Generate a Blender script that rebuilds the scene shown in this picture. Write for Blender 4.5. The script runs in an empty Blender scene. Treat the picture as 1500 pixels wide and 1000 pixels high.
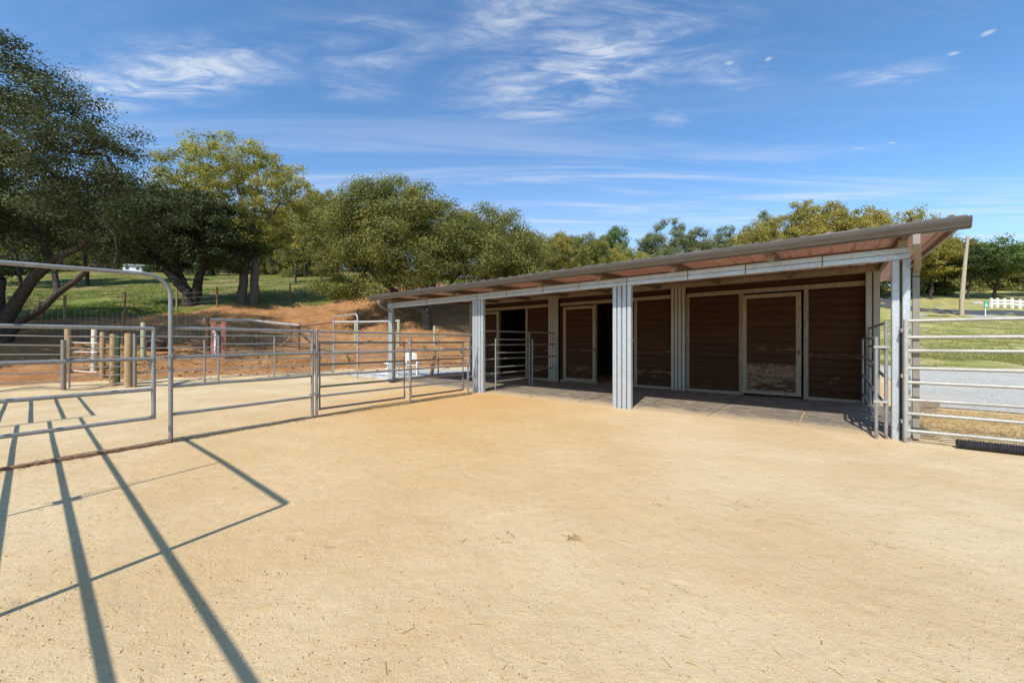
import bpy, math, random
import numpy as np
from mathutils import Vector, Matrix

random.seed(7)
RNG = np.random.default_rng(11)
SC = bpy.context.scene
COL = SC.collection

# ------------------------------------------------------------------ camera, sky, sun, exposure
EYE = 1.47
FPX = 579.0                       # focal length in photograph pixels (1500 wide)
HZ = 501.0
cam_d = bpy.data.cameras.new('camera')
cam_d.sensor_width = 36.0
cam_d.lens = 36.0 * FPX / 1500.0
cam_d.shift_y = 0.0007
cam_d.clip_start = 0.05
cam_d.clip_end = 3000
cam = bpy.data.objects.new('camera', cam_d)
cam.location = (0, 0, EYE)
cam.rotation_euler = (math.pi / 2, 0, 0)
COL.objects.link(cam)
SC.camera = cam

LIGHT_AZ = Vector((0.435, 0.90, 0)).normalized()     # horizontal direction the light travels
SUN_EL = math.radians(46)
sun_d = bpy.data.lights.new('sun', 'SUN')
sun_d.energy = 5.0
sun_d.angle = math.radians(0.55)
sun_d.color = (1.0, 0.955, 0.89)
sun = bpy.data.objects.new('sun', sun_d)
ldir = Vector((LIGHT_AZ.x * math.cos(SUN_EL), LIGHT_AZ.y * math.cos(SUN_EL), -math.sin(SUN_EL)))
sun.rotation_euler = ldir.to_track_quat('-Z', 'Y').to_euler()
sun.location = (-20, -40, 50)
COL.objects.link(sun)

world = bpy.data.worlds.new('World')
SC.world = world
world.use_nodes = True
WN, WL = world.node_tree.nodes, world.node_tree.links
WN.clear()


def wnode(t, **kw):
    n = WN.new(t)
    for k, v in kw.items():
        setattr(n, k, v)
    return n


def wmath(op, a, b=None, c=None, clamp=False):
    n = wnode('ShaderNodeMath', operation=op)
    n.use_clamp = clamp
    for i, x in enumerate((a, b, c)):
        if x is None:
            continue
        if isinstance(x, (int, float)):
            n.inputs[i].default_value = x
        else:
            WL.new(x, n.inputs[i])
    return n.outputs[0]


sky = wnode('ShaderNodeTexSky', sky_type='NISHITA')
sky.sun_disc = False
sky.sun_elevation = SUN_EL
sky.sun_rotation = math.atan2(-LIGHT_AZ.x, -LIGHT_AZ.y)
sky.altitude = 900
sky.air_density = 1.0
sky.dust_density = 1.2
sky.ozone_density = 3.0
tc = wnode('ShaderNodeTexCoord')
sp = wnode('ShaderNodeSeparateXYZ')
WL.new(tc.outputs['Generated'], sp.inputs[0])
zz = wmath('MAXIMUM', sp.outputs[2], 0.02)
px_ = wmath('DIVIDE', sp.outputs[0], zz)
py_ = wmath('DIVIDE', sp.outputs[1], zz)
cmb = wnode('ShaderNodeCombineXYZ')
WL.new(px_, cmb.inputs[0])
WL.new(py_, cmb.inputs[1])


def wnoise(scale, loc, rot, sx, sy, detail=6, dist=0.0, rough=0.6):
    mp = wnode('ShaderNodeMapping')
    mp.inputs['Location'].default_value = loc
    mp.inputs['Rotation'].default_value = (0, 0, rot)
    mp.inputs['Scale'].default_value = (sx, sy, 1)
    WL.new(cmb.outputs[0], mp.inputs[0])
    n = wnode('ShaderNodeTexNoise')
    n.inputs['Scale'].default_value = scale
    n.inputs['Detail'].default_value = detail
    n.inputs['Roughness'].default_value = rough
    n.inputs['Distortion'].default_value = dist
    WL.new(mp.outputs[0], n.inputs['Vector'])
    return n.outputs['Fac']


def wramp(x, lo, hi):
    n = wnode('ShaderNodeMapRange', interpolation_type='SMOOTHSTEP')
    n.inputs['From Min'].default_value = lo
    n.inputs['From Max'].default_value = hi
    WL.new(x, n.inputs['Value'])
    return n.outputs[0]


def wblob(cx, cy, rx, ry, rot):
    """soft patch of the cloud layer at a place of the cloud plane"""
    c, s = math.cos(rot), math.sin(rot)
    dx = wmath('SUBTRACT', px_, cx)
    dy = wmath('SUBTRACT', py_, cy)
    a = wmath('DIVIDE', wmath('ADD', wmath('MULTIPLY', dx, c), wmath('MULTIPLY', dy, s)), rx)
    b = wmath('DIVIDE', wmath('SUBTRACT', wmath('MULTIPLY', dy, c), wmath('MULTIPLY', dx, s)), ry)
    d = wmath('ADD', wmath('MULTIPLY', a, a), wmath('MULTIPLY', b, b))
    return wmath('POWER', 2.718, wmath('MULTIPLY', d, -1.0))


def pl(u, v):
    z = (HZ - v) / FPX
    return (u - 750) / FPX / z, 1.0 / z


patch = None
for (u, v, rx, ry, rot, amp) in ((850, 105, .42, .26, -.5, 1.0), (540, 70, .26, .13, -.2, .6), (235, 118, .60, .13, -.28, 1.15),
                                 (520, 130, .22, .08, .0, .5), (1030, 100, .28, .10, .3, .6), (760, 25, .25, .13, -.6, .7),
                                 (1300, 112, .18, .07, -.1, .6), (800, 170, .25, .07, 0, .6), (990, 170, .10, .08, 0, .5)):
    x, y = pl(u, v)
    b = wmath('MULTIPLY', wblob(x, y, rx, ry, rot), amp)
    patch = b if patch is None else wmath('MAXIMUM', patch, b)
n1 = wnoise(1.5, (3.1, 1.7, 0), .35, 1.0, 3.0, 9, 1.6, .66)
n2 = wnoise(5.0, (1.1, 5.2, 0), .25, 1.0, 2.6, 7, .8, .65)
wisp = wmath('MULTIPLY', wramp(n1, .30, .70), wramp(n2, .22, .74, ))
c1 = wmath('MULTIPLY', wmath('MULTIPLY', wisp, wmath('MAXIMUM', patch, .06)), 1.75)
n3 = wnoise(.9, (7.7, 2.4, 0), -.10, .40, 2.6, 8, .9, .62)
veil = wmath('MULTIPLY', wramp(n3, .44, .68), wramp(py_, 1.25, 2.6))
low = wramp(py_, 1.5, 4.6)
c2 = wmath('ADD', wmath('ADD', wmath('MULTIPLY', veil, .55), wmath('MULTIPLY', low, .42)), .0)
small = None
for (u, v, rx, ry) in ((1256, 218, .16, .035), (1306, 209, .07, .02), (1068, 93, .05, .022), (1125, 87, .035, .02), (1448, 48, .05, .025), (1400, 78, .07, .02)):
    x, y = pl(u, v)
    b = wblob(x, y, rx * .42, ry * .8, 0)
    small = b if small is None else wmath('MAXIMUM', small, b)
c3 = wmath('MULTIPLY', wramp(wmath('ADD', small, wmath('MULTIPLY', wmath('SUBTRACT', n2, .5), 1.6)), .35, 1.1), .7)
cl = wmath('ADD', wmath('MAXIMUM', wmath('MAXIMUM', c1, c2), c3), 0.0, None, True)
above = wramp(sp.outputs[2], .0, .06)
cl = wmath('MULTIPLY', cl, above)
mix = wnode('ShaderNodeMix', data_type='RGBA')
WL.new(wmath('MULTIPLY', cl, .68), mix.inputs['Factor'])
tint = wnode('ShaderNodeMix', data_type='RGBA', blend_type='MULTIPLY')
tint.inputs['Factor'].default_value = 1.0
WL.new(sky.outputs[0], tint.inputs['A'])
tint.inputs['B'].default_value = (.84, 1.17, 1.33, 1)
WL.new(tint.outputs['Result'], mix.inputs['A'])
mix.inputs['B'].default_value = (4.9, 5.15, 5.6, 1)
bg = wnode('ShaderNodeBackground')
bg.inputs['Strength'].default_value = 0.15
WL.new(mix.outputs['Result'], bg.inputs['Color'])
out = wnode('ShaderNodeOutputWorld')
WL.new(bg.outputs[0], out.inputs['Surface'])

SC.view_settings.view_transform = 'Standard'
SC.view_settings.look = 'None'
SC.view_settings.gamma = 1.0
SC.view_settings.use_curve_mapping = False
SC.view_settings.exposure = 0.2
SC.render.engine = 'CYCLES'
SC.cycles.max_bounces = 8
SC.cycles.use_denoising = True


# ------------------------------------------------------------------ mesh helpers
class MB:
    def __init__(self):
        self.v, self.f, self.m = [], [], []
        self.cur = 0

    def add(self, verts, faces):
        o = len(self.v)
        self.v += [tuple(p) for p in verts]
        self.f += [tuple(i + o for i in f) for f in faces]
        self.m += [self.cur] * len(faces)
        return self

    def box(self, x0, x1, y0, y1, z0, z1):
        return self.add([(x0, y0, z0), (x1, y0, z0), (x1, y1, z0), (x0, y1, z0), (x0, y0, z1), (x1, y0, z1), (x1, y1, z1), (x0, y1, z1)],
                        [(3, 2, 1, 0), (4, 5, 6, 7), (0, 1, 5, 4), (1, 2, 6, 5), (2, 3, 7, 6), (3, 0, 4, 7)])

    def cbox(self, x0, x1, y0, y1, z0, z1, b=.008):
        """a box with chamfered edges along its longest faces"""
        prof = [(y0 + b, z0), (y1 - b, z0), (y1, z0 + b), (y1, z1 - b), (y1 - b, z1), (y0 + b, z1), (y0, z1 - b), (y0, z0 + b)]
        return self.extrude_x(prof, x0, x1)

    def extrude_x(self, prof, x0, x1):
        n = len(prof)
        vs = [(x0, y, z) for y, z in prof] + [(x1, y, z) for y, z in prof]
        fs = [(i, (i + 1) % n, n + (i + 1) % n, n + i) for i in range(n)]
        fs = [tuple(reversed(f)) for f in fs]
        return self.add(vs, fs + [tuple(range(n)), tuple(reversed(range(n, 2 * n)))])

    def extrude_z(self, prof, z0, z1):
        n = len(prof)
        vs = [(x, y, z0) for x, y in prof] + [(x, y, z1) for x, y in prof]
        fs = [(i, (i + 1) % n, n + (i + 1) % n, n + i) for i in range(n)]
        return self.add(vs, fs + [tuple(reversed(range(n))), tuple(range(n, 2 * n))])

    def tube(self, pts, r, sides=10, caps=True):
        pts = [Vector(p) for p in pts]
        rs = r if isinstance(r, (list, tuple)) else [r] * len(pts)
        o = len(self.v)
        ref = None
        for i, p in enumerate(pts):
            t = (pts[min(i + 1, len(pts) - 1)] - pts[max(i - 1, 0)])
            t = t.normalized() if t.length > 1e-9 else Vector((0, 0, 1))
            if ref is None:
                ref = Vector((0, 0, 1)) if abs(t.z) < .9 else Vector((1, 0, 0))
            a = (ref - t * ref.dot(t)).normalized()
            ref = a
            b = t.cross(a)
            for k in range(sides):
                th = 2 * math.pi * k / sides
                self.v.append(tuple(p + (a * math.cos(th) + b * math.sin(th)) * rs[i]))
        for i in range(len(pts) - 1):
            for k in range(sides):
                k2 = (k + 1) % sides
                self.f.append((o + i * sides + k, o + i * sides + k2, o + (i + 1) * sides + k2, o + (i + 1) * sides + k))
                self.m.append(self.cur)
        if caps:
            self.f.append(tuple(o + k for k in reversed(range(sides))))
            self.f.append(tuple(o + (len(pts) - 1) * sides + k for k in range(sides)))
            self.m += [self.cur] * 2
        return self

    def blob(self, c, r, seed=0, nu=9, nv=6, jit=.18, flat=1.0):
        rr = random.Random(seed)
        o = len(self.v)
        rx, ry, rz = (r, r, r * flat) if not isinstance(r, tuple) else r
        for j in range(nv + 1):
            ph = math.pi * j / nv
            for i in range(nu):
                th = 2 * math.pi * i / nu
                q = 1 + rr.uniform(-jit, jit)
                self.v.append((c[0] + rx * q * math.sin(ph) * math.cos(th), c[1] + ry * q * math.sin(ph) * math.sin(th), c[2] + rz * q * math.cos(ph)))
        for j in range(nv):
            for i in range(nu):
                i2 = (i + 1) % nu
                self.f.append((o + j * nu + i, o + (j + 1) * nu + i, o + (j + 1) * nu + i2, o + j * nu + i2))
                self.m.append(self.cur)
        return self

    def mesh(self, name, mats, smooth=None):
        me = bpy.data.meshes.new(name)
        me.from_pydata(self.v, [], self.f)
        for mt in (mats if isinstance(mats, (list, tuple)) else [mats]):
            me.materials.append(mt)
        if any(self.m):
            me.polygons.foreach_set('material_index', self.m)
        if smooth is not None:
            me.polygons.foreach_set('use_smooth', [True] * len(me.polygons))
            me.set_sharp_from_angle(angle=math.radians(smooth))
        me.update()
        return me

    def build(self, name, mats, parent=None, smooth=40):
        return link(name, self.mesh(name, mats, smooth), parent)


def link(name, me, parent=None):
    o = bpy.data.objects.new(name, me)
    COL.objects.link(o)
    if parent is not None:
        o.parent = parent
    return o


def tag(o, label=None, cat=None, group=None, kind=None):
    if label:
        o['label'] = label
    if cat:
        o['category'] = cat
    if group:
        o['group'] = group
    if kind:
        o['kind'] = kind
    return o


def thing(name, label, cat, loc=(0, 0, 0), rz=0.0, group=None):
    o = bpy.data.objects.new(name, None)
    o.empty_display_size = .2
    o.location = loc
    o.rotation_euler = (0, 0, rz)
    COL.objects.link(o)
    return tag(o, label, cat, group)


def np_mesh(name, verts, faces, mats, smooth=False):
    """quads or triangles of one size from numpy arrays"""
    me = bpy.data.meshes.new(name)
    nv, (nf, k) = len(verts), faces.shape
    me.vertices.add(nv)
    me.vertices.foreach_set('co', np.asarray(verts, dtype=np.float32).ravel())
    me.loops.add(nf * k)
    me.loops.foreach_set('vertex_index', faces.astype(np.int32).ravel())
    me.polygons.add(nf)
    me.polygons.foreach_set('loop_start', np.arange(0, nf * k, k, dtype=np.int32))
    if smooth:
        me.polygons.foreach_set('use_smooth', np.ones(nf, dtype=bool))
    for mt in (mats if isinstance(mats, (list, tuple)) else [mats]):
        me.materials.append(mt)
    me.update(calc_edges=True)
    return me


# ------------------------------------------------------------------ materials
class NT:
    """small wrapper that writes a node material"""

    def __init__(self, name):
        self.m = bpy.data.materials.new(name)
        self.m.use_nodes = True
        self.n, self.l = self.m.node_tree.nodes, self.m.node_tree.links
        self.bsdf = self.n['Principled BSDF']
        self.pos = self.n.new('ShaderNodeNewGeometry').outputs['Position']

    def setin(self, sock, x):
        if isinstance(x, (int, float)):
            sock.default_value = x
        elif isinstance(x, (tuple, list)):
            sock.default_value = (*x, 1) if len(x) == 3 and sock.type == 'RGBA' else x
        else:
            self.l.new(x, sock)

    def noise(self, scale, detail=4, rough=.55, stretch=(1, 1, 1), vec=None, dist=0.0, out='Fac', loc=(0, 0, 0)):
        v = vec or self.pos
        if stretch != (1, 1, 1) or loc != (0, 0, 0):
            mp = self.n.new('ShaderNodeMapping')
            mp.inputs['Scale'].default_value = stretch
            mp.inputs['Location'].default_value = loc
            self.l.new(v, mp.inputs[0])
            v = mp.outputs[0]
        t = self.n.new('ShaderNodeTexNoise')
        t.inputs['Scale'].default_value = scale
        t.inputs['Detail'].default_value = detail
        t.inputs['Roughness'].default_value = rough
        t.inputs['Distortion'].default_value = dist
        self.l.new(v, t.inputs['Vector'])
        return t.outputs[out]

    def voronoi(self, scale, out='Color', rnd=1.0, vec=None):
        t = self.n.new('ShaderNodeTexVoronoi')
        t.inputs['Scale'].default_value = scale
        t.inputs['Randomness'].default_value = rnd
        self.l.new(vec or self.pos, t.inputs['Vector'])
        return t.outputs[out]

    def ramp(self, x, lo, hi, a=0.0, b=1.0):
        r = self.n.new('ShaderNodeMapRange')
        r.interpolation_type = 'SMOOTHSTEP'
        for k, q in (('From Min', lo), ('From Max', hi), ('To Min', a), ('To Max', b)):
            self.setin(r.inputs[k], q)
        self.setin(r.inputs['Value'], x)
        return r.outputs[0]

    def mix(self, f, a, b, mode='MIX'):
        r = self.n.new('ShaderNodeMix')
        r.data_type = 'RGBA'
        r.blend_type = mode
        self.setin(r.inputs['Factor'], f)
        self.setin(r.inputs['A'], a)
        self.setin(r.inputs['B'], b)
        return r.outputs['Result']

    def math(self, op, a, b=0.0, clamp=False):
        r = self.n.new('ShaderNodeMath')
        r.operation = op
        r.use_clamp = clamp
        self.setin(r.inputs[0], a)
        self.setin(r.inputs[1], b)
        return r.outputs[0]

    def sep(self, v, i):
        r = self.n.new('ShaderNodeSeparateXYZ')
        self.l.new(v, r.inputs[0])
        return r.outputs[i]

    def attr(self, name):
        r = self.n.new('ShaderNodeAttribute')
        r.attribute_name = name
        return r.outputs['Fac']

    def rnd_object(self):
        return self.n.new('ShaderNodeObjectInfo').outputs['Random']

    def rnd_island(self):
        return self.n.new('ShaderNodeNewGeometry').outputs['Random Per Island']

    def bump(self, h, strength=.3, dist=.02):
        b = self.n.new('ShaderNodeBump')
        b.inputs['Strength'].default_value = strength
        b.inputs['Distance'].default_value = dist
        self.l.new(h, b.inputs['Height'])
        self.l.new(b.outputs[0], self.bsdf.inputs['Normal'])

    def done(self, color=None, rough=None, metal=None, spec=None):
        if color is not None:
            self.setin(self.bsdf.inputs['Base Color'], color)
        if rough is not None:
            self.setin(self.bsdf.inputs['Roughness'], rough)
        if metal is not None:
            self.setin(self.bsdf.inputs['Metallic'], metal)
        if spec is not None:
            self.setin(self.bsdf.inputs['Specular IOR Level'], spec)
        return self.m


def simple(name, a, b, scale=6, rough=.7, metal=0.0, bump=0.0, stretch=(1, 1, 1), spec=.3, detail=5):
    t = NT(name)
    f = t.noise(scale, detail, .6, stretch)
    if bump:
        t.bump(f, bump, .01)
    return t.done(t.mix(t.ramp(f, .3, .7), a, b), rough, metal, spec)


def galvanised(name, a, b, rust=.0, metal=.55):
    t = NT(name)
    sp_ = t.sep(t.voronoi(38, 'Color'), 0)
    big = t.noise(2.3, 5, .6)
    c = t.mix(t.math('MULTIPLY', sp_, .55), a, b)
    c = t.mix(t.ramp(big, .42, .75, 0, .4), c, (a[0] * .7, a[1] * .68, a[2] * .64))
    st = t.ramp(t.noise(5, 6, .7, (3, 3, .5)), .62, .78, 0, .5)
    c = t.mix(st, c, (b[0] * .62, b[1] * .56, b[2] * .48))
    if rust:
        low = t.ramp(t.sep(t.pos, 2), .22, .0)
        rm = t.math('MULTIPLY', t.ramp(t.noise(26, 6, .7), .42, .62), t.math('ADD', t.math('MULTIPLY', low, .8), rust), True)
        c = t.mix(rm, c, (.18, .075, .035))
    t.bump(t.noise(60, 3), .08, .004)
    return t.done(c, t.ramp(big, .3, .7, .38, .58), metal, .4)


MAT = {}
MAT['steel'] = galvanised('pipe_steel', (.24, .24, .228), (.36, .355, .335), .17, .3)
MAT['steel_bright'] = galvanised('bright_pipe_steel', (.33, .315, .275), (.46, .44, .39), .06, .15)
MAT['steel_old_and_shade'] = galvanised('old_pipe_steel_and_shade', (.21, .19, .165), (.32, .29, .25), .30, .25)  # aged steel; on the folded gate leaves its dark tone also paints shade
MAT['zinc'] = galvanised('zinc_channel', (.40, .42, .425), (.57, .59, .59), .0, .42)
MAT['zinc_skylit'] = galvanised('skylit_zinc_beam', (.44, .50, .56), (.60, .67, .73), .0, .4)  # bluer, lighter zinc: the sky's reflection is put into the beam colour
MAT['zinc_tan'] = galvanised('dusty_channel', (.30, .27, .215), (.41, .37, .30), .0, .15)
MAT['rust'] = simple('rusty_pipe', (.16, .075, .04), (.30, .17, .10), 22, .85, 0, .3)
MAT['gutter'] = simple('taupe_gutter_paint', (.062, .051, .041), (.078, .065, .053), 3, .4, 0, 0, (1, 1, 4), .45)
MAT['downspout'] = simple('taupe_downspout_paint', (.215, .185, .15), (.255, .222, .18), 5, .45, 0, 0, (1, 1, .3), .4)
MAT['white_paint'] = simple('white_paint', (.72, .70, .66), (.82, .81, .78), 4, .5)
MAT['plastic'] = simple('white_plastic', (.78, .76, .72), (.86, .85, .83), 5, .4, 0, 0, (1, 1, 1), .5)
MAT['black'] = simple('black_plastic', (.018, .018, .02), (.035, .035, .037), 18, .5, 0, .1, (1, 1, 1), .5)
MAT['concrete'] = simple('concrete', (.34, .34, .33), (.46, .46, .45), 3.5, .9, 0, .2)
MAT['trim'] = simple('tan_wood_trim', (.205, .155, .098), (.31, .245, .165), 7, .75, 0, .2, (3, 3, .6))
MAT['rafter'] = simple('brown_rafter', (.12, .085, .06), (.19, .14, .10), 7, .7, 0, .1)
MAT['post_wood'] = simple('tan_post_wood', (.235, .15, .072), (.39, .275, .145), 11, .85, 0, .4, (4, 4, .7))
MAT['post_pale'] = simple('pale_post_wood', (.50, .42, .28), (.62, .54, .38), 11, .85, 0, .3, (4, 4, .7))
MAT['post_green'] = simple('treated_post_wood', (.27, .27, .15), (.40, .39, .24), 11, .85, 0, .3, (4, 4, .7))
MAT['post_brown'] = simple('brown_post_wood', (.17, .085, .04), (.29, .15, .075), 11, .85, 0, .4, (4, 4, .7))
MAT['red_board'] = simple('red_brown_board', (.24, .09, .06), (.36, .16, .11), 9, .8, 0, .3, (4, 4, .6))
MAT['rail_grey'] = simple('weathered_rail_wood', (.40, .35, .31), (.60, .55, .50), 9, .85, 0, .3, (1, 1, 5))
MAT['green_paint'] = simple('green_post_paint', (.03, .11, .05), (.05, .16, .08), 9, .6)
MAT['wire'] = simple('fence_wire', (.20, .19, .17), (.30, .29, .27), 5, .5, .5)
MAT['rock'] = simple('pale_rock', (.30, .26, .20), (.50, .45, .38), 9, .95, 0, .5)
MAT['dark_rock'] = simple('dark_rock', (.05, .03, .022), (.16, .08, .055), 6, .95, 0, .5)
MAT['timber'] = simple('old_timber', (.16, .11, .075), (.29, .22, .155), 12, .85, 0, .4, (1, 1, 5))
MAT['pole'] = simple('utility_pole_wood', (.30, .25, .17), (.42, .36, .26), 8, .85, 0, .3, (4, 4, .4))
MAT['sign'] = simple('green_sign_face', (.01, .26, .17), (.014, .32, .21), 3, .4)
MAT['white_wall'] = simple('white_siding', (.66, .66, .64), (.76, .75, .73), 2, .7)
MAT['grey_roof'] = simple('grey_shingles', (.16, .15, .14), (.26, .24, .22), 9, .9, 0, .3)
MAT['asphalt'] = simple('asphalt', (.052, .053, .055), (.085, .086, .088), 9, .85, 0, .2)
MAT['shoulder'] = simple('pale_gravel_shoulder', (.27, .26, .24), (.37, .36, .33), 6, .95, 0, .3)

# pink underside and dark top of the roof
t = NT('roof_underside_pink')
f = t.noise(2.2, 4)
MAT['pink'] = t.done(t.mix(t.ramp(f, .35, .7), (.56, .315, .295), (.66, .42, .40)), .55, 0, .3)
t = NT('roof_top_metal')
f = t.noise(3.0, 5)
MAT['rooftop'] = t.done(t.mix(t.ramp(f, .35, .7), (.10, .085, .07), (.19, .165, .14)), .45, .3, .4)


def planks(name, wear, z_top, z_mid=0.0, dark=(.030, .013, .006), light=(.070, .034, .016)):
    t = NT(name)
    tex = t.n.new('ShaderNodeTexCoord').outputs['Object']
    g = t.noise(3.0, 8, .7, (.14, 1, 16), tex)
    r = t.rnd_object()
    c = t.mix(t.ramp(g, .3, .72), dark, light)
    c = t.mix(t.math('MULTIPLY', r, .45), c, (light[0] * 1.12, light[1] * 1.0, light[2] * .95))
    z = t.sep(t.pos, 2)
    low = t.math('MULTIPLY', t.ramp(z, z_top, z_top * .55), t.ramp(z, z_top * .25, z_top * .6, .78, 1.0))
    n1_ = t.noise(5.0, 9, .80, (.55, .55, 2.6))
    n2_ = t.noise(34, 6, .8, (.45, .45, 2.0))
    nn = t.math('ADD', t.math('MULTIPLY', n1_, .65), t.math('MULTIPLY', n2_, .35))
    thr = t.math('SUBTRACT', .70, t.math('MULTIPLY', low, wear))
    m = t.math('MULTIPLY', t.ramp(nn, thr, t.math('ADD', thr, .05)), t.ramp(t.noise(30, 6, .8, (.5, .5, 1.8)), .36, .56, .12, .95))
    if z_mid:
        band = t.math('MULTIPLY', t.ramp(z, z_mid - .07, z_mid), t.ramp(z, z_mid + .10, z_mid + .02))
        ns = t.noise(5, 6, .7, (.7, .7, 9))
        m2 = t.math('MULTIPLY', t.ramp(ns, .52, .62), band)
        m = t.math('MAXIMUM', m, m2)
    bare = t.mix(t.noise(14, 4), (.17, .095, .052), (.35, .235, .15))
    c = t.mix(m, c, bare)
    # dust that settled on the lower boards
    c = t.mix(t.math('MULTIPLY', t.ramp(t.noise(4, 6, .7), .45, .8), t.ramp(z, .7, .0, 0, .22)), c, (.26, .18, .115))
    t.bump(t.math('SUBTRACT', g, t.math('MULTIPLY', m, .5)), .2, .005)
    return t.done(c, .85, 0, .08)


MAT['plank'] = planks('dark_brown_plank', .06, .6)
MAT['plank_light'] = planks('lightly_scuffed_plank', .16, 1.0, 1.12)
MAT['plank_worn'] = planks('heavily_worn_plank', .285, 1.25, 1.27)
MAT['plank_left'] = planks('scuffed_stall_plank', .20, .95, 1.15)
MAT['inside'] = simple('stall_interior_boards', (.045, .03, .02), (.075, .05, .035), 6, .9, 0, .2, (.4, .4, 6))


def leaf(name, a, b, c=None, trans=.35, dry=0.0):
    t = NT(name)
    rnd = t.rnd_island()
    col = t.mix(rnd, a, b)
    if c:
        cl_ = t.ramp(t.noise(.55, 3, .5, vec=t.n.new('ShaderNodeTexCoord').outputs['Object']), .42, .62)
        col = t.mix(t.math('MULTIPLY', cl_, .7), col, c)
    if dry:
        col = t.mix(t.math('MULTIPLY', t.math('GREATER_THAN', rnd, 1 - dry), .8), col, (.22, .15, .07))
    t.setin(t.bsdf.inputs['Base Color'], col)
    t.bsdf.inputs['Roughness'].default_value = .6
    t.bsdf.inputs['Specular IOR Level'].default_value = .18
    tr = t.n.new('ShaderNodeBsdfTranslucent')
    t.l.new(t.mix(1.0, col, (1.5, 1.45, .7), 'MULTIPLY'), tr.inputs['Color'])
    ms = t.n.new('ShaderNodeMixShader')
    ms.inputs[0].default_value = trans
    t.l.new(t.bsdf.outputs[0], ms.inputs[1])
    t.l.new(tr.outputs[0], ms.inputs[2])
    t.l.new(ms.outputs[0], t.n['Material Output'].inputs['Surface'])
    return t.m


MAT['leaf_grey'] = leaf('grey_green_oak_leaves', (.052, .064, .026), (.092, .104, .044), (.078, .088, .030), .22)
MAT['leaf_dark'] = leaf('dark_live_oak_leaves', (.040, .056, .019), (.074, .092, .032), (.062, .078, .022), .2)
MAT['leaf_yellow'] = leaf('spring_yellow_oak_leaves', (.30, .275, .068), (.42, .375, .10), (.17, .19, .055), .45)
MAT['leaf_olive'] = leaf('olive_live_oak_leaves', (.125, .138, .038), (.205, .212, .066), (.235, .215, .055), .32)
MAT['leaf_gold'] = leaf('golden_green_oak_leaves', (.28, .24, .065), (.44, .37, .105), (.20, .19, .06), .45)
MAT['leaf_green'] = leaf('fresh_green_leaves', (.095, .145, .044), (.165, .225, .075), None, .38)
MAT['needle'] = leaf('grey_pine_needles', (.15, .17, .075), (.25, .27, .13), None, .3)
MAT['weed'] = leaf('weed_leaves', (.10, .15, .07), (.18, .24, .12), None, .25)
MAT['bark'] = simple('oak_bark', (.028, .022, .017), (.095, .078, .06), 9, .95, 0, .9, (3, 3, .8), .1)
MAT['bark_pale'] = simple('pale_bark', (.10, .085, .07), (.19, .165, .14), 7, .95, 0, .6, (3, 3, .8), .1)
MAT['grass'] = leaf('green_grass_blades', (.085, .125, .018), (.16, .19, .04), None, .35)
MAT['lawn'] = leaf('dry_lawn_blades', (.17, .20, .05), (.33, .30, .11), None, .4, .15)
MAT['straw'] = leaf('straw', (.42, .29, .10), (.62, .46, .20), None, .2)

# ground: sand of the arena, red soil of the bank, grass and dry lawn by zone
t = NT('ground_soil')
red, grs, lwn = t.attr('red'), t.attr('grass'), t.attr('lawn')
edge = t.noise(.9, 6, .65)
jit = t.math('MULTIPLY', t.math('SUBTRACT', edge, .5), 1.3)
fine = t.noise(95, 4, .75)
mid = t.noise(9, 6, .65)
big = t.noise(.55, 5, .6)
drag = t.noise(1.6, 6, .7, (1.0, .35, 1))
sand = t.mix(t.ramp(big, .36, .64), (.535, .39, .213), (.605, .475, .29))
sand = t.mix(t.ramp(mid, .52, .72, 0, .6), sand, (.53, .345, .16))
scuff = t.noise(3.4, 8, .75, (1, .6, 1), None, 1.4)
sand = t.mix(t.ramp(scuff, .62, .74, 0, .38), sand, (.46, .31, .155))
sand = t.mix(t.ramp(drag, .58, .74, 0, .5), sand, (.53, .35, .165))
orange = t.attr('orange')
sand = t.mix(t.math('MULTIPLY', orange, t.ramp(mid, .25, .7, .55, 1.0)), sand, (.54, .30, .095))
grit = t.noise(38, 5, .8)
sand = t.mix(t.ramp(fine, .54, .70, 0, .70), sand, (.31, .215, .115))
sand = t.mix(t.ramp(fine, .44, .28, 0, .60), sand, (.80, .68, .48))
sand = t.mix(t.ramp(grit, .56, .70, 0, .40), sand, (.36, .25, .135))
dots = t.voronoi(31, 'Distance')
dsel = t.sep(t.voronoi(31, 'Color'), 0)
sand = t.mix(t.math('MULTIPLY', t.ramp(dots, .22, .10), t.math('GREATER_THAN', dsel, .86)), sand, (.26, .17, .095))
soil = t.mix(t.ramp(t.noise(1.1, 7, .7), .3, .72), (.235, .105, .04), (.39, .205, .085))
soil = t.mix(t.ramp(t.noise(6, 6, .7), .52, .72, 0, .7), soil, (.46, .30, .145))
soil = t.mix(t.ramp(t.noise(2.6, 5, .7), .58, .70, 0, .55), soil, (.16, .075, .035))
gcol = t.mix(t.ramp(t.noise(1.7, 6, .7), .3, .7), (.085, .115, .02), (.17, .185, .042))
gcol = t.mix(t.ramp(t.noise(.32, 6, .68, (1, 1.8, 1)), .46, .60, 0, .9), gcol, (.25, .165, .085))
lcol = t.mix(t.ramp(t.noise(.8, 6, .65), .35, .65), (.20, .215, .055), (.38, .325, .13))
lcol = t.mix(t.ramp(t.noise(.30, 6, .65, (1, 3, 1)), .52, .66, 0, .9), lcol, (.43, .335, .20))
c = t.mix(t.ramp(t.math('ADD', red, t.math('MULTIPLY', jit, .55)), .35, .65), sand, soil)
c = t.mix(t.ramp(t.math('ADD', grs, t.math('MULTIPLY', jit, .8)), .4, .6), c, gcol)
c = t.mix(t.ramp(t.math('ADD', lwn, t.math('MULTIPLY', jit, .5)), .4, .6), c, lcol)
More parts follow.
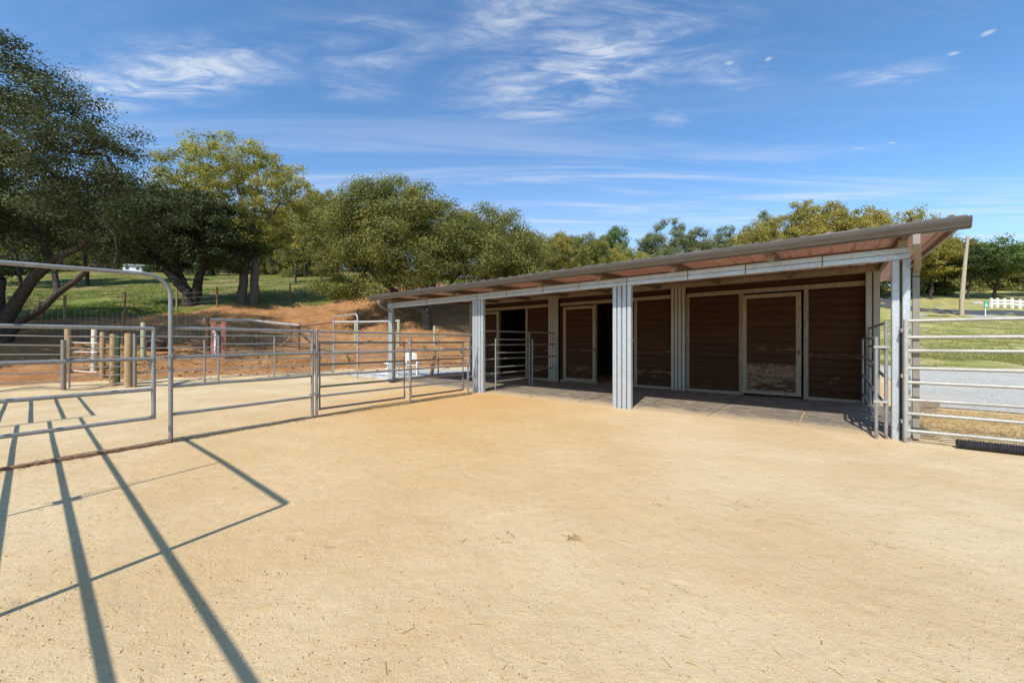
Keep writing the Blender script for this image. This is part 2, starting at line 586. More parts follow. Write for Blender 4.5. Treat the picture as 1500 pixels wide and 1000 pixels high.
pit = t.math('MULTIPLY', t.ramp(t.voronoi(2.6, 'Distance', 1.0), .05, .20), t.ramp(t.noise(.9, 3), .42, .58))
hgt = t.math('ADD', t.math('ADD', t.math('MULTIPLY', fine, .26), t.math('MULTIPLY', mid, .9)), t.math('MULTIPLY', drag, 1.1))
hgt = t.math('ADD', t.math('ADD', hgt, t.math('MULTIPLY', pit, .55)), t.math('MULTIPLY', grit, .35))
t.bump(hgt, .62, .03)
MAT['ground'] = t.done(c, .95, 0, .12)

t = NT('drive_gravel')
gv = t.sep(t.voronoi(26, 'Color'), 0)
c = t.mix(gv, (.30, .288, .25), (.52, .50, .445))
c = t.mix(t.ramp(t.noise(.5, 5, .6), .42, .7, 0, .55), c, (.50, .46, .38))
t.bump(t.voronoi(26, 'Distance'), .5, .02)
MAT['gravel'] = t.done(c, .95, 0, .15)

t = NT('rubber_mat')
wear = t.noise(3.2, 7, .7, (1, 1, 1))
dust = t.noise(9, 7, .75, (.5, 1.4, 1))
c = t.mix(t.ramp(wear, .3, .7), (.115, .098, .075), (.235, .195, .145))
tobj = t.n.new('ShaderNodeTexCoord').outputs['Object']
fr = t.ramp(t.sep(tobj, 1), .75, .0, 0, .30)
c = t.mix(t.ramp(t.math('ADD', t.noise(7, 8, .75, (.35, 1.5, 1), tobj), fr), .50, .68, 0, .88), c, (.44, .325, .19))
t.bump(dust, .3, .01)
MAT['mat'] = t.done(c, .85, 0, .25)


# ------------------------------------------------------------------ terrain
def ang(u):
    return math.degrees(math.atan((u - 750) / FPX))


PROFILE = [   # (photograph column, [(depth, height) ...])
    (-250, [(0, 0), (9.5, 0), (12, .5), (14, 1.2), (18, 2.3), (22, 3.0), (30, 4.6), (45, 8), (70, 14.2), (120, 25.8), (220, 44), (600, 80)]),
    (20, [(0, 0), (11, 0), (12.5, .35), (15, 1.3), (18, 2.15), (22, 2.9), (30, 4.5), (45, 8), (70, 14.2), (120, 25.8), (220, 44), (600, 80)]),
    (110, [(0, 0), (12.4, 0), (13.5, .35), (15, .9), (18, 1.9), (22, 2.85), (30, 4.4), (45, 8), (70, 14.2), (120, 25.8), (220, 44), (600, 80)]),
    (240, [(0, 0), (13.6, 0), (15, .35), (18, 1.4), (22, 2.5), (25.5, 3.5), (30, 4.6), (45, 8), (70, 14.2), (120, 25.8), (220, 44), (600, 80)]),
    (350, [(0, 0), (15.2, 0), (17, .4), (19.3, 1.15), (22, 1.9), (26, 3.1), (30, 4.5), (45, 8), (70, 13.6), (100, 20.5), (220, 43), (600, 80)]),
    (500, [(0, 0), (17.8, 0), (21, .5), (25, 1.5), (28, 2.6), (31, 4.0), (34, 5.3), (40, 7), (60, 11.4), (100, 19.8), (220, 42), (600, 78)]),
    (620, [(0, 0), (19.5, 0), (22, .7), (25, 1.7), (27, 2.4), (30, 3.8), (34, 5.5), (40, 7.3), (60, 11.2), (100, 19), (220, 40), (600, 74)]),
    (750, [(0, 0), (21.5, 0), (27, 1.5), (34, 4), (40, 6), (60, 10.5), (100, 16.5), (220, 29), (600, 55)]),
    (1000, [(0, 0), (21, 0), (27, .8), (40, 3.5), (60, 7.5), (100, 13.5), (220, 25), (600, 48)]),
    (1290, [(0, 0), (12, 0), (19, .2), (25, .75), (35, 2.3), (45, 4.0), (49, 4.65), (53, 5.6), (56, 6.3), (60, 7.2), (70, 9.8), (80, 12), (100, 15.4), (220, 28), (600, 50)]),
    (1500, [(0, 0), (12, 0), (19, .25), (25, .75), (35, 2.3), (45, 4.0), (49, 4.65), (53, 5.6), (56, 6.3), (60, 7.2), (70, 9.6), (80, 11.6), (100, 15), (220, 27), (600, 50)]),
]
P_ANG = np.array([ang(u) for u, _ in PROFILE])


def smoothstep(x, a, b):
    t_ = np.clip((x - a) / (b - a), 0, 1)
    return t_ * t_ * (3 - 2 * t_)


def terrain(x, y):
    x, y = np.atleast_1d(np.asarray(x, float)), np.atleast_1d(np.asarray(y, float))
    r = np.hypot(x, y)
    a = np.degrees(np.arctan2(x, y))
    dep = r * np.cos(np.radians(np.minimum(np.abs(a), 58)))
    ac = np.clip(a, P_ANG[0] + 1e-6, P_ANG[-1] - 1e-6)
    hs = np.stack([np.interp(dep, [p[0] for p in pr], [p[1] for p in pr]) for _, pr in PROFILE])
    i = np.clip(np.searchsorted(P_ANG, ac) - 1, 0, len(P_ANG) - 2)
    f_ = (ac - P_ANG[i]) / (P_ANG[i + 1] - P_ANG[i])
    k = np.arange(len(x))
    h = hs[i, k] * (1 - f_) + hs[i + 1, k] * f_
    und = .10 * np.sin(x * .9 + 1.3 * np.sin(y * .37)) * np.sin(y * .8 + .7) + .05 * np.sin(x * 2.3 + y * 1.1) * np.sin(y * 2.9 - x)
    h = h + und * smoothstep(h, .3, 1.5)
    return h * (1 - smoothstep(np.abs(a), 95, 140))


def H(x, y):
    return float(terrain(x, y)[0])


def G(u, v):
    """the point of the ground that a photograph pixel looks at"""
    kx, kz = (u - 750) / FPX, (HZ - v) / FPX
    ys = np.concatenate([np.arange(1.2, 40, .02), np.arange(40, 300, .1)])
    hh = terrain(kx * ys, ys)
    below = np.nonzero(EYE + kz * ys <= hh + 1e-4)[0]
    y = ys[below[0]] if len(below) else 100.0
    return Vector((kx * y, y, H(kx * y, y)))


def at(u, y):
    """ground point at photograph column u and depth y"""
    x = (u - 750) / FPX * y
    return Vector((x, y, H(x, y)))


def zat(v, y):
    return EYE + (HZ - v) / FPX * y


def build_ground():
    dense = np.arange(-57, 57.01, .36)
    side = np.concatenate([np.arange(-180, -57.5, 3.5), dense, np.arange(57.5, 180, 3.5)])
    A = np.radians(side)
    rad = np.concatenate([[.05, .4, .8], np.arange(1.2, 9, .4), np.arange(9, 36, .28), np.arange(36, 70, .8), np.geomspace(70, 900, 34)])
    na, nr = len(A), len(rad)
    X = np.outer(rad, np.sin(A)).ravel()
    Y = np.outer(rad, np.cos(A)).ravel()
    Z = terrain(X, Y)
    vs = np.stack([X, Y, Z], 1)
    i, j = np.meshgrid(np.arange(nr - 1), np.arange(na), indexing='ij')
    j2 = (j + 1) % na
    f = np.stack([i * na + j, i * na + j2, (i + 1) * na + j2, (i + 1) * na + j], -1).reshape(-1, 4)
    me = np_mesh('ground', vs, f[:, ::-1], MAT['ground'], True)
    a = np.degrees(np.arctan2(X, Y))
    r = np.hypot(X, Y)
    dep = r * np.cos(np.radians(np.minimum(np.abs(a), 58)))
    front = 1 - smoothstep(np.abs(a), 95, 130)
    left = 1 - smoothstep(a, 0, 12)
    redz = smoothstep(Z, .0, .35) * left * front
    gs = np.interp(a, [ang(u) for u in (-100, 60, 130, 260, 350, 460, 500, 560, 620, 700)], [19.5, 20.6, 22.5, 25.5, 29.5, 31.5, 34, 37, 42, 50])
    grass = smoothstep(dep, gs - .7, gs + .7) * front * (1 - smoothstep(a, 5, 25))
    lawn = smoothstep(dep, 17.5, 20) * smoothstep(a, 12, 26) * front
    # damper, more orange sand in front of the rails and the middle bay
    fx, fy = -1.2, 9.2
    orange = np.exp(-(((X - fx) * .62) ** 2 + ((Y - fy) * .36) ** 2) / 4.4)
    orange = np.maximum(orange, .45 * np.exp(-(((X - .2) * .5) ** 2 + ((Y - 7.6) * 1.1) ** 2) / 1.6))
    orange = np.maximum(orange, .5 * np.exp(-(((X + 3.3) * .9) ** 2 + ((Y - 5.3) * .7) ** 2) / 2.2))
    for nm, arr in (('red', redz), ('grass', grass), ('lawn', lawn), ('orange', orange)):
        at_ = me.attributes.new(nm, 'FLOAT', 'POINT')
        at_.data.foreach_set('value', arr.astype(np.float32))
    tag(link('ground', me), 'tan sand yard running into a red soil bank, grassy slope and dry lawn', None, None, 'structure')


build_ground()

# barn frame: s runs along the front to the right, w runs into the barn
BO = Vector((5.88, 5.95, 0))
BD = Vector((.772, -.635, 0)).normalized()
BN = Vector((.635, .772, 0)).normalized()
BA = math.atan2(BD.y, BD.x)


def barn(s, w, z=0.0):
    return BO + BD * s + BN * w + Vector((0, 0, z))


def sheet(name, pa, pb, n, m, mt, lift, label):
    """a strip of ground draped between two edges"""
    vs, fs = [], []
    for i in range(n + 1):
        for j in range(m + 1):
            p = pa(i / n).lerp(pb(i / n), j / m)
            vs.append((p.x, p.y, H(p.x, p.y) + lift))
    for i in range(n):
        for j in range(m):
            fs.append((i * (m + 1) + j, (i + 1) * (m + 1) + j, (i + 1) * (m + 1) + j + 1, i * (m + 1) + j + 1))
    me = np_mesh(name, np.array(vs), np.array(fs), mt, True)
    if me.polygons[0].normal.z < 0:
        me.flip_normals()
    return tag(link(name, me), label, None, None, 'structure')


def wob(i, amp, seed):
    return amp * (math.sin(i * 23 + seed) + .6 * math.sin(i * 51 + seed * 2))


sheet('gravel_drive', lambda i: barn(.75 + 40 * i, 4.45 + wob(i, .10, 1)), lambda i: barn(.75 + 40 * i, 19.0 + wob(i, .25, 2)), 110, 44, MAT['gravel'], .02,
      'grey gravel drive behind the right hand pipe gate')


def path_strip(name, pts, width, mt, lift, label, n=90):
    P = [at(u, y) for u, y in pts]

    def cat(tt):
        k = tt * (len(P) - 1)
        i = min(int(k), len(P) - 2)
        f_ = k - i
        p0, p1, p2, p3 = P[max(i - 1, 0)], P[i], P[i + 1], P[min(i + 2, len(P) - 1)]
        return .5 * ((2 * p1) + (p2 - p0) * f_ + (2 * p0 - 5 * p1 + 4 * p2 - p3) * f_ ** 2 + (3 * p1 - p0 - 3 * p2 + p3) * f_ ** 3)

    def edge(sgn):
        def e(tt):
            d = cat(min(tt + .004, 1)) - cat(max(tt - .004, 0))
            nrm = Vector((-d.y, d.x, 0)).normalized()
            return cat(tt) + nrm * sgn * width / 2
        return e
    return sheet(name, edge(-1), edge(1), n, 6, mt, lift, label)


path_strip('road', [(1900, 47.5), (1640, 49.5), (1500, 51.2), (1430, 51.8), (1370, 53.2), (1328, 55.5), (1302, 59), (1294, 63.5), (1305, 69.5), (1332, 77), (1365, 86)], 4.4, MAT['asphalt'], .07,
           'dark asphalt road that bends round beyond the lawn')
path_strip('road_shoulder', [(1900, 43.4), (1640, 45.6), (1500, 47.6), (1430, 48.4), (1370, 49.2), (1320, 50)], 2.2, MAT['shoulder'], .05,
           'pale gravel shoulder between the lawn and the asphalt road')

# ------------------------------------------------------------------ barn
shed = thing('horse_barn', 'long open fronted horse barn with galvanised columns and brown stall walls', 'barn', BO, BA)
S0, S1 = -13.50, .53            # roof ends
WALL = 4.14                     # depth of the stall front
BACK = 8.2
EAVE = -.70


def roofz(w):
    return 3.085 + (w - EAVE) * .030


def part(name, mb, mt, parent=None, smooth=40, label=None):
    o = mb.build(name, mt, parent if parent is not None else shed, smooth)
    if label:
        o['label'] = label
    return o


# columns: each of three or four steel channels
def channel(mb, x0, x1, y0, y1, z0, z1):
    """a lipped C section standing upright, open to the back"""
    th = .012
    b = .01
    prof = [(x0 + b, y0), (x1 - b, y0), (x1, y0 + b), (x1, y1), (x1 - th, y1), (x1 - th, y0 + th), (x0 + th, y0 + th), (x0 + th, y1), (x0, y1), (x0, y0 + b)]
    mb.extrude_z(prof, z0, z1)


def column(s, w, n, width, gap, z1, mt, z0=0.0, dep=.10):
    cw = (width - gap * (n - 1)) / n
    first = None
    for k in range(n):
        mb = MB()
        x0 = s - width / 2 + k * (cw + gap)
        channel(mb, x0, x0 + cw, w - .05, w - .05 + dep, z0, z1)
        o = mb.build('column' if k == 0 else 'steel_channel', mt, shed if k == 0 else first, None)
        if k == 0:
            first = o
    mb = MB()
    mb.box(s - width / 2 + .006, s + width / 2 - .006, w + .02, w + dep - .055, z0, z1 - .002)
    mb.build('groove_shade', MAT['rafter'], first, None)  # dark brown backing paints the shade in the grooves between channels
    return first


for s in (-13.32, -8.88, -4.44):
    n = 4 if s > -13 else 2
    column(s, 0, n, .43 if n == 4 else .20, .022, 2.705, MAT['zinc'])
column(-.022, 0, 2, .205, .028, 2.705, MAT['zinc'])
for s in (-13.20, -8.92, -4.45):
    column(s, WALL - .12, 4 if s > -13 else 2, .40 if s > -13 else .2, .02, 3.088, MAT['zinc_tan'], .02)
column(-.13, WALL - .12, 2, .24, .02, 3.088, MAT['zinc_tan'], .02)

# header beam: two stacked channels with strap plates at the joints
jn = [-13.45, -11.2, -8.9, -7.75, -6.55, -5.5, -4.32, -3.05, -2.05, -.95, .075]
for lo, hi in ((2.712, 2.794), (2.799, 2.885)):
    for a_, b_ in zip(jn[:-1], jn[1:]):
        mb = MB()
        mb.cbox(a_ + .004, b_ - .004, -.062, .055, lo, hi, .008)
        part('beam', mb, MAT['zinc_skylit'])
for a_ in jn[1:-1]:
    mb = MB()
    mb.box(a_ - .008, a_ + .008, -.067, -.0625, 2.715, 2.883)
    part('strap', mb, MAT['rafter'])

# rafters run into the barn on the beam
RAFT = [.0 - 1.665 * k for k in range(9)]
for s in RAFT:
    s = min(max(s, S0 + .12), S1)
    mb = MB()
    for (w0, w1) in ((-.58, BACK - .1),):
        z = roofz
        prof = [(w0, z(w0) - .12), (w1, z(w1) - .12), (w1, z(w1) - .004), (w0, z(w0) - .004)]
        mb.extrude_x(prof, s - .035, s + .035)
    part('rafter', mb, MAT['rafter'], smooth=None)
    mb = MB()
    mb.box(s - .05, s + .05, -.06, .055, 2.888, 3.0)
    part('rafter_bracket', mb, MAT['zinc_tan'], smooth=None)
for w in (1.3, 2.5, 3.7, 5.2, 6.6):
    for a_, b_ in zip(RAFT[1:], RAFT[:-1]):
        mb = MB()
        mb.box(max(a_, S0 + .12) + .037, b_ - .037, w - .03, w + .03, roofz(w) - .04, roofz(w) - .006)
        part('purlin', mb, MAT['rafter'], smooth=None)

# roof: steel sheets with ribs that run down the slope
W0, W1 = -.73, BACK + .35
nsh = 15
sw = (S1 - S0) / nsh
def roof_sheet():
    mb = MB()
    prof_t, prof_b = [], []
    ribs = 3
    pitch = sw / ribs
    for k in range(ribs):
        x = k * pitch
        prof_t += [(x, 0), (x + pitch * .40, 0), (x + pitch * .46, .024), (x + pitch * .61, .024), (x + pitch * .67, 0)]
    prof_t.append((sw - .003, 0))
    for w, in ((W0,), (W1,)):
        pass
    n = len(prof_t)
    vs = [(x, W0, roofz(W0) + h + .018) for x, h in prof_t] + [(x, W1, roofz(W1) + h + .018) for x, h in prof_t]
    mb.cur = 0
    mb.add(vs, [(i, i + 1, n + i + 1, n + i) for i in range(n - 1)])
    mb.cur = 1
    vs = [(x, W0, roofz(W0) + h) for x, h in prof_t] + [(x, W1, roofz(W1) + h) for x, h in prof_t]
    mb.add(vs, [(n + i, n + i + 1, i + 1, i) for i in range(n - 1)])
    mb.cur = 0
    for e, w in ((0, W0), (1, W1)):
        vs = [(x, w, roofz(w) + h) for x, h in prof_t] + [(x, w, roofz(w) + h + .018) for x, h in prof_t]
        mb.add(vs, [(i, i + 1, n + i + 1, n + i) for i in range(n - 1)])
    mb.add([(0, W0, roofz(W0)), (0, W1, roofz(W1)), (0, W1, roofz(W1) + .018), (0, W0, roofz(W0) + .018)], [(0, 1, 2, 3)])
    mb.add([(sw - .003, W0, roofz(W0)), (sw - .003, W1, roofz(W1)), (sw - .003, W1, roofz(W1) + .018), (sw - .003, W0, roofz(W0) + .018)], [(0, 1, 2, 3)])
    for k in range(ribs):      # closure strips under the ribs
        x = k * pitch
        mb.add([(x + pitch * .40, W0 + .002, roofz(W0)), (x + pitch * .67, W0 + .002, roofz(W0)), (x + pitch * .61, W0 + .002, roofz(W0) + .024), (x + pitch * .46, W0 + .002, roofz(W0) + .024)], [(0, 1, 2, 3)])
    return mb.mesh('roof_sheet', [MAT['rooftop'], MAT['pink']], None)


rs_me = roof_sheet()
for k in range(nsh):
    o = link('roof_sheet', rs_me, shed)
    o.location = (S0 + k * sw, 0, random.uniform(-.002, .002))
# gutter along the eave
mb = MB()
g0, g1 = -.752, -.612
prof = [(g1, 3.075), (g1, 2.945), (g1 - .01, 2.936), (g0 + .05, 2.936), (g0 + .03, 2.952), (g0 + .022, 2.985), (g0 + .008, 3.01), (g0, 3.03), (g0, 3.078), (g0 + .012, 3.078),
        (g0 + .016, 3.03), (g0 + .036, 2.985), (g0 + .05, 2.958), (g1 - .012, 2.958), (g1 - .012, 3.075)]
n = len(prof)
mb.extrude_x(prof, S0 - .04, S1 + .03)
gut = part('gutter', mb, MAT['gutter'], smooth=30)
for e in (S0 - .045, S1 + .03):
    m2 = MB()
    m2.extrude_x([(g0, 3.078), (g0, 3.03), (g0 + .022, 2.985), (g0 + .03, 2.952), (g0 + .05, 2.936), (g1, 2.936), (g1, 3.078)][::-1], e, e + .006)
    m2.build('gutter_end_cap', MAT['gutter'], gut, None)
# rake boards close the roof ends
for s in (S0 + .0, S1 - .03):
    mb = MB()
    prof = [(g1 + .01, roofz(g1) - .085), (BACK + .3, roofz(BACK + .3) - .085), (BACK + .3, roofz(BACK + .3) - .006), (g1 + .01, roofz(g1) - .006)]
    mb.extrude_x(prof, s, s + .03)
    part('rake_board', mb, MAT['downspout'], smooth=None)
# downspouts
for (s, s2) in ((.07, .15), (-13.02, -13.27)):
    mb = MB()
    w_, d_ = .037, .03

    def ring(c, ax):
        return [(c[0] + a * w_, c[1] + (b * d_ if ax == 'z' else 0), c[2] + (b * d_ if ax == 'y' else 0)) for a, b in ((-1, -1), (1, -1), (1, 1), (-1, 1))]
    pts = [((s, -.68, 2.935), 'z'), ((s, -.68, 2.80), 'z'), ((s * .7 + s2 * .3, -.56, 2.735), 'y'), ((s2, -.12, 2.60), 'y'), ((s2, .085, 2.50), 'z'), ((s2, .09, 2.45), 'z'), ((s2, .09, .10), 'z'), ((s2, .02, .04), 'z')]
    rings = [ring(*p) for p in pts]
    for r0, r1 in zip(rings[:-1], rings[1:]):
        mb.add(r0 + r1, [(i, (i + 1) % 4, 4 + (i + 1) % 4, 4 + i) for i in range(4)])
    o = part('downspout', mb, MAT['downspout'], smooth=20)
    for z in (2.44, .9):
        m2 = MB()
        m2.box(s2 - .042, s2 + .042, .055, .125, z, z + .022)
        m2.build('pipe_strap', MAT['gutter'], o, None)

# stall front wall: horizontal boards in every bay between the posts, trim, track and sliding doors
PH = .186
plank_cache = {}


def board_mesh(wid, mat_key):
    key = (round(wid, 2), mat_key)
    if key not in plank_cache:
        mb = MB()
        mb.cbox(0, wid, -.016, .016, 0, PH - .005, .004)
        plank_cache[key] = mb.mesh('plank', MAT[mat_key], None)
    return plank_cache[key]


def boards(parent, x0, x1, w, z0, z1, mat_key):
    n_ = int(round((z1 - z0) / PH))
    for k in range(n_):
        o = link('plank', board_mesh(x1 - x0, mat_key), parent)
        o.location = (x0, w + random.uniform(-.003, .003), z0 + k * (z1 - z0) / n_)
        o.scale = (1, 1, (z1 - z0) / n_ / PH)
        o.rotation_euler = (0, random.uniform(-.0012, .0012), 0)


def wall_panel(x0, x1, z0, z1, key, w=WALL):
    mb = MB()
    mb.box(x0, x1, w + .02, w + .05, z0, z1)
    o = part('stall_wall', mb, MAT['inside'], smooth=None)
    boards(o, x0, x1, w, z0, z1, key)


def stick(name, x0, x1, z0, z1, w0, w1, mt='trim', parent=None):
    mb = MB()
    mb.box(x0, x1, w0, w1, z0, z1)
    return part(name, mb, MAT[mt], parent, None)


DOORS = []
for k, (bay_r, opened) in enumerate(((0.0, False), (-4.44, True), (-8.88, True))):
    L, R = bay_r - 4.25, bay_r - .25            # clear of the posts
    d0, d1 = bay_r - 4.05, bay_r - 2.75         # door when open
    o0, o1 = bay_r - 2.75, bay_r - 1.42         # doorway
    left_key = ('plank', 'plank', 'plank')[k]
    right_key = ('plank_light', 'plank_left', 'plank_left')[k]
    wall_panel(L, o0 - .0, .10, 2.78, left_key)
    wall_panel(o1, R + .0, .10, 2.78, right_key)
    wall_panel(L, R, 2.93, 3.085, 'plank', WALL + .03)
    stick('door_track', L, R, 2.80, 2.915, WALL - .045, WALL + .012)
    stick('jamb', o0 - .11, o0 - .003, .08, 2.795, WALL - .035, WALL - .019)
    stick('jamb', o1 + .003, o1 + .10, .08, 2.795, WALL - .035, WALL - .019)
    if k == 0:
        stick('jamb', L + .0, L + .09, .08, 2.795, WALL - .035, WALL - .019)
    stick('sill_board', L, o0, .02, .098, WALL - .03, WALL + .03)
    stick('sill_board', o1, R, .02, .098, WALL - .03, WALL + .03)
    da, db = (d0, d1) if opened else (o0 - .02, o1 - .04)
    dw = WALL - .105
    dkey = ('plank_worn', 'plank_left', 'plank_left')[k]
    door = stick('stall_door', da + .02, db - .02, .12, 2.73, dw + .018, dw + .03, 'inside')
    if k == 0:
        door['label'] = 'closed sliding door with scraped bare wood on its lower boards'
    boards(door, da + .105, db - .105, dw, .19, 2.64, dkey)
    for (x0, x1) in ((da, da + .11), (db - .11, db)):
        stick('door_stile', x0, x1, .09, 2.745, dw - .028, dw + .016, 'trim', door)
    stick('door_rail', da + .112, db - .112, .09, .185, dw - .026, dw + .014, 'trim', door)
    stick('door_rail', da + .112, db - .112, 2.645, 2.745, dw - .026, dw + .014, 'trim', door)
    mb = MB()
    mb.box(db - .085, db - .02, dw - .062, dw - .03, 1.15, 1.27)
    mb.tube([(db - .05, dw - .04, 1.2), (db - .05, dw - .085, 1.2), (db + .08, dw - .085, 1.2)], .012, 8)
    mb.build('latch', MAT['rust'], door)
    for z in (.55, 1.45, 2.3):
        m2 = MB()
        m2.box(db - .03, db - .004, dw - .034, dw - .029, z, z + .07)
        m2.build('hinge_plate', MAT['rust'], door, None)
# posts of the walls reach the plate
stick('top_plate', -13.4, .02, 3.09, 3.21, WALL - .18, WALL + .05)
# the stalls behind: side and back walls, partitions and a dirt floor
for s in (-13.30, -.01):
    mb = MB()
    mb.add([(s + e, w, z) for e in (-.02, .02) for w, z in ((WALL + .055, 0), (BACK - .022, 0), (BACK - .022, roofz(BACK) - .01), (WALL + .055, roofz(WALL) - .01))],
           [(0, 1, 2, 3), (7, 6, 5, 4), (0, 4, 5, 1), (1, 5, 6, 2), (2, 6, 7, 3), (3, 7, 4, 0)])
    part('side_wall', mb, MAT['inside'], smooth=None)
for s in (-8.88, -4.44):
    mb = MB()
    mb.box(s - .03, s + .03, WALL + .055, BACK - .02, 0, 3.0)
    part('partition', mb, MAT['inside'], smooth=None)
mb = MB()
mb.box(-13.28, -.03, BACK - .02, BACK + .02, 0, roofz(BACK) - .006)
part('back_wall', mb, MAT['inside'], smooth=None)
mb = MB()
mb.tube([barn_p for barn_p in ((-6.1, WALL + .25, 1.52), (-5.5, WALL + .25, 1.52))], .02, 8)
mb.tube([(-5.82, WALL + .25, .2), (-5.82, WALL + .25, 1.9)], .016, 8)
part('stall_bar', mb, MAT['white_paint'])

# porch floor of rubber mats
pf = MB()
pf.box(-13.6, .45, .02, WALL + .0, -.05, .012)
t = NT('trodden_dust')
MAT['dust'] = t.done(t.mix(t.noise(6, 5), (.36, .26, .15), (.50, .38, .225)), .95, 0, .1)
floor_o = pf.build('porch_floor', MAT['dust'], None, None)
floor_o.location, floor_o.rotation_euler = BO, (0, 0, BA)
tag(floor_o, 'porch floor of dusty grey rubber mats before the stalls', None, None, 'structure')
mx = [.40, -1.29, -2.72, -4.15, -5.6, -7.05, -8.5, -9.95, -11.4, -12.85, -13.55]
for a_, b_ in zip(mx[1:], mx[:-1]):
    for (w0, w1) in ((.10, 2.0), (2.02, 3.98)):
        mb = MB()
        j = random.uniform(-.04, .04)
        mb.box(a_ + .013, b_ - .013, w0 + j, w1 + min(j, 0), .013, .026 + random.uniform(0, .006))
        mb.build('rubber_mat', MAT['mat'], floor_o, None)

# ------------------------------------------------------------------ pipe fences and gates
def frame_between(A, B):
    d = Vector((B.x - A.x, B.y - A.y, 0))
    return d.length, math.atan2(d.y, d.x)


def pipe_run(label, cat, name, A, B, heights, r=.024, mt='steel', posts=((0, None), (1, None)), group=None, pr=None, dz=0.0, low=0.0):
    """a panel of level pipe rails between upright pipes; A and B lie on the ground"""
    L, a = frame_between(A, B)
    rise = B.z - A.z + dz
    o = thing(name, label, cat, A, a, group)
    top = max(heights)
    for h in heights:
        mb = MB()
        mb.tube([(0, 0, h), (L * .33, 0, h + rise * .33 + random.uniform(-.006, .006)), (L * .66, 0, h + rise * .66 + random.uniform(-.006, .006)), (L, 0, h + rise)], r, 10)
        mb.build('rail', MAT[mt], o, 50)
    for f_, hh in posts:
        mb = MB()
        z0 = rise * f_ + low
        mb.tube([(L * f_, 0, z0 - (.05 if low == 0 else 0)), (L * f_, 0, rise * f_ + (hh or top + .02))], pr or r * 1.08, 10)
        mb.build('post', MAT[mt], o, 50)
    return o


HF = [1.677, 1.253, .82, .41]
pG = G(250, 648)
pA = G(457.5, 612)
pB = G(690, 577)
perp = Vector((-(pB - pA).y, (pB - pA).x, 0)).normalized()
along = (pB - pA).normalized()
# the bow gate at the left: arched frame, leaf and ground pipe
pJ = Vector((-6.15, 4.05, 0))
Lg, ag = frame_between(pG, pJ)
bow = thing('arched_gateway', 'tall arched pipe gate frame with a rusty pipe threshold beside the sandy yard', 'gateway', pG, ag)
arc = []
R_ = .28
HT = 2.43
for k in range(8):
    th = math.pi / 2 * k / 7
    arc.append((R_ - R_ * math.cos(th), 0, HT - R_ + R_ * math.sin(th)))
arc2 = [(Lg - x, 0, z - .06) for x, _, z in reversed(arc)]
mb = MB()
mb.tube([(0, 0, -.05), (0, 0, 1.0), (0, 0, 2.0)] + arc + [(Lg * .5, 0, HT - .03)] + arc2 + [(Lg, 0, 1.0), (Lg, 0, -.05)], .0285, 12)
mb.build('arch', MAT['steel'], bow, 50)
mb = MB()
mb.tube([(.03, 0, .012), (Lg * .3, .01, .02), (Lg * .6, -.01, .012), (Lg, 0, .012)], .028, 10)
mb.build('threshold', MAT['rust'], bow, 50)
leafo = thing('pipe_gate', 'four rail grey pipe gate leaf chained shut inside the arched frame', 'gate', pG, ag)
x0, x1 = .19, Lg - .12
for h in (1.665, 1.235, .80, .395):
    mb = MB()
    mb.tube([(x0, -.01, h), (x1, -.01, h - .01)], .0255, 10)
    mb.build('rail', MAT['steel'], leafo, 50)
for x in (x0, x1):
    mb = MB()
    mb.tube([(x, -.01, .375), (x, -.01, 1.685)], .0265, 10)
    mb.build('stile', MAT['steel'], leafo, 50)
# chain round stile and post
ch = thing('chain', 'bright steel chain tying the gate leaf to the arched frame post', 'chain', pG + Vector((0, 0, 1.24)), ag)


def chain_link(c, d, up):
    mb = MB()
    d = Vector(d).normalized()
    up = Vector(up)
    up = (up - d * up.dot(d)).normalized()
    pts = []
    for k in range(11):
        th = 2 * math.pi * k / 10
        pts.append(Vector(c) + d * .022 * math.cos(th) + up * .012 * math.sin(th))
    mb.tube(pts, .0045, 6, False)
    return mb


path = []
for k in range(22):
    th = 2 * math.pi * k / 22
    path.append(Vector((.095 + .14 * math.cos(th), -.005 + .052 * math.sin(th), .012 * math.sin(3 * th) + (.02 if k % 2 else -.01))))
path += [Vector((.22 + .012 * (k % 2), -.055, -.01 - .028 * k)) for k in range(6)]
path += [Vector((-.06 - .018 * k, -.045, -.005 + .004 * k)) for k in range(6)]
for k, p in enumerate(path):
    q = path[(k + 1) % len(path)] - p
    if q.length > .1:
        q = Vector((.03, 0, -.02))
    chain_link(p, q, (0, 0, 1) if k % 2 else (q.y + .01, -q.x, .3)).build('chain_link', MAT['steel_bright'], ch, 60)

pipe_run('four rail grey pipe fence panel between the arched gate and the paired posts', 'fence', 'pipe_fence', pG + (pA - pG).normalized() * .035, pA, HF, .0245, 'steel',
         ((1, 1.72),), 'pipe fence panels round the sandy yard')
pB2 = pB - along * .12
pA2 = pA + along * .085
pan = pipe_run('four rail grey pipe fence panel from the paired posts to the barn column', 'fence', 'pipe_fence', pA2, pB2, HF, .0225, 'steel',
               ((0, 1.72), (.53, 1.62), (1, 1.70)), 'pipe fence panels round the sandy yard')
for z in (.44, 1.25):      # clamps that join the paired posts
    mb = MB()
    mb.box(-.12, .03, -.04, .04, z, z + .035)
    mb.build('clamp', MAT['steel'], pan, None)
mb = MB()
LB = (pB2 - pA2).length
for z in (.5, 1.3, 1.66):
    mb = MB()
    mb.tube([(LB, 0, z), (LB + .16, 0, z)], .02, 8)
    mb.build('bracket', MAT['steel'], pan, 50)
off = perp * .058
HD = [1.46, 1.02, .585, .145]
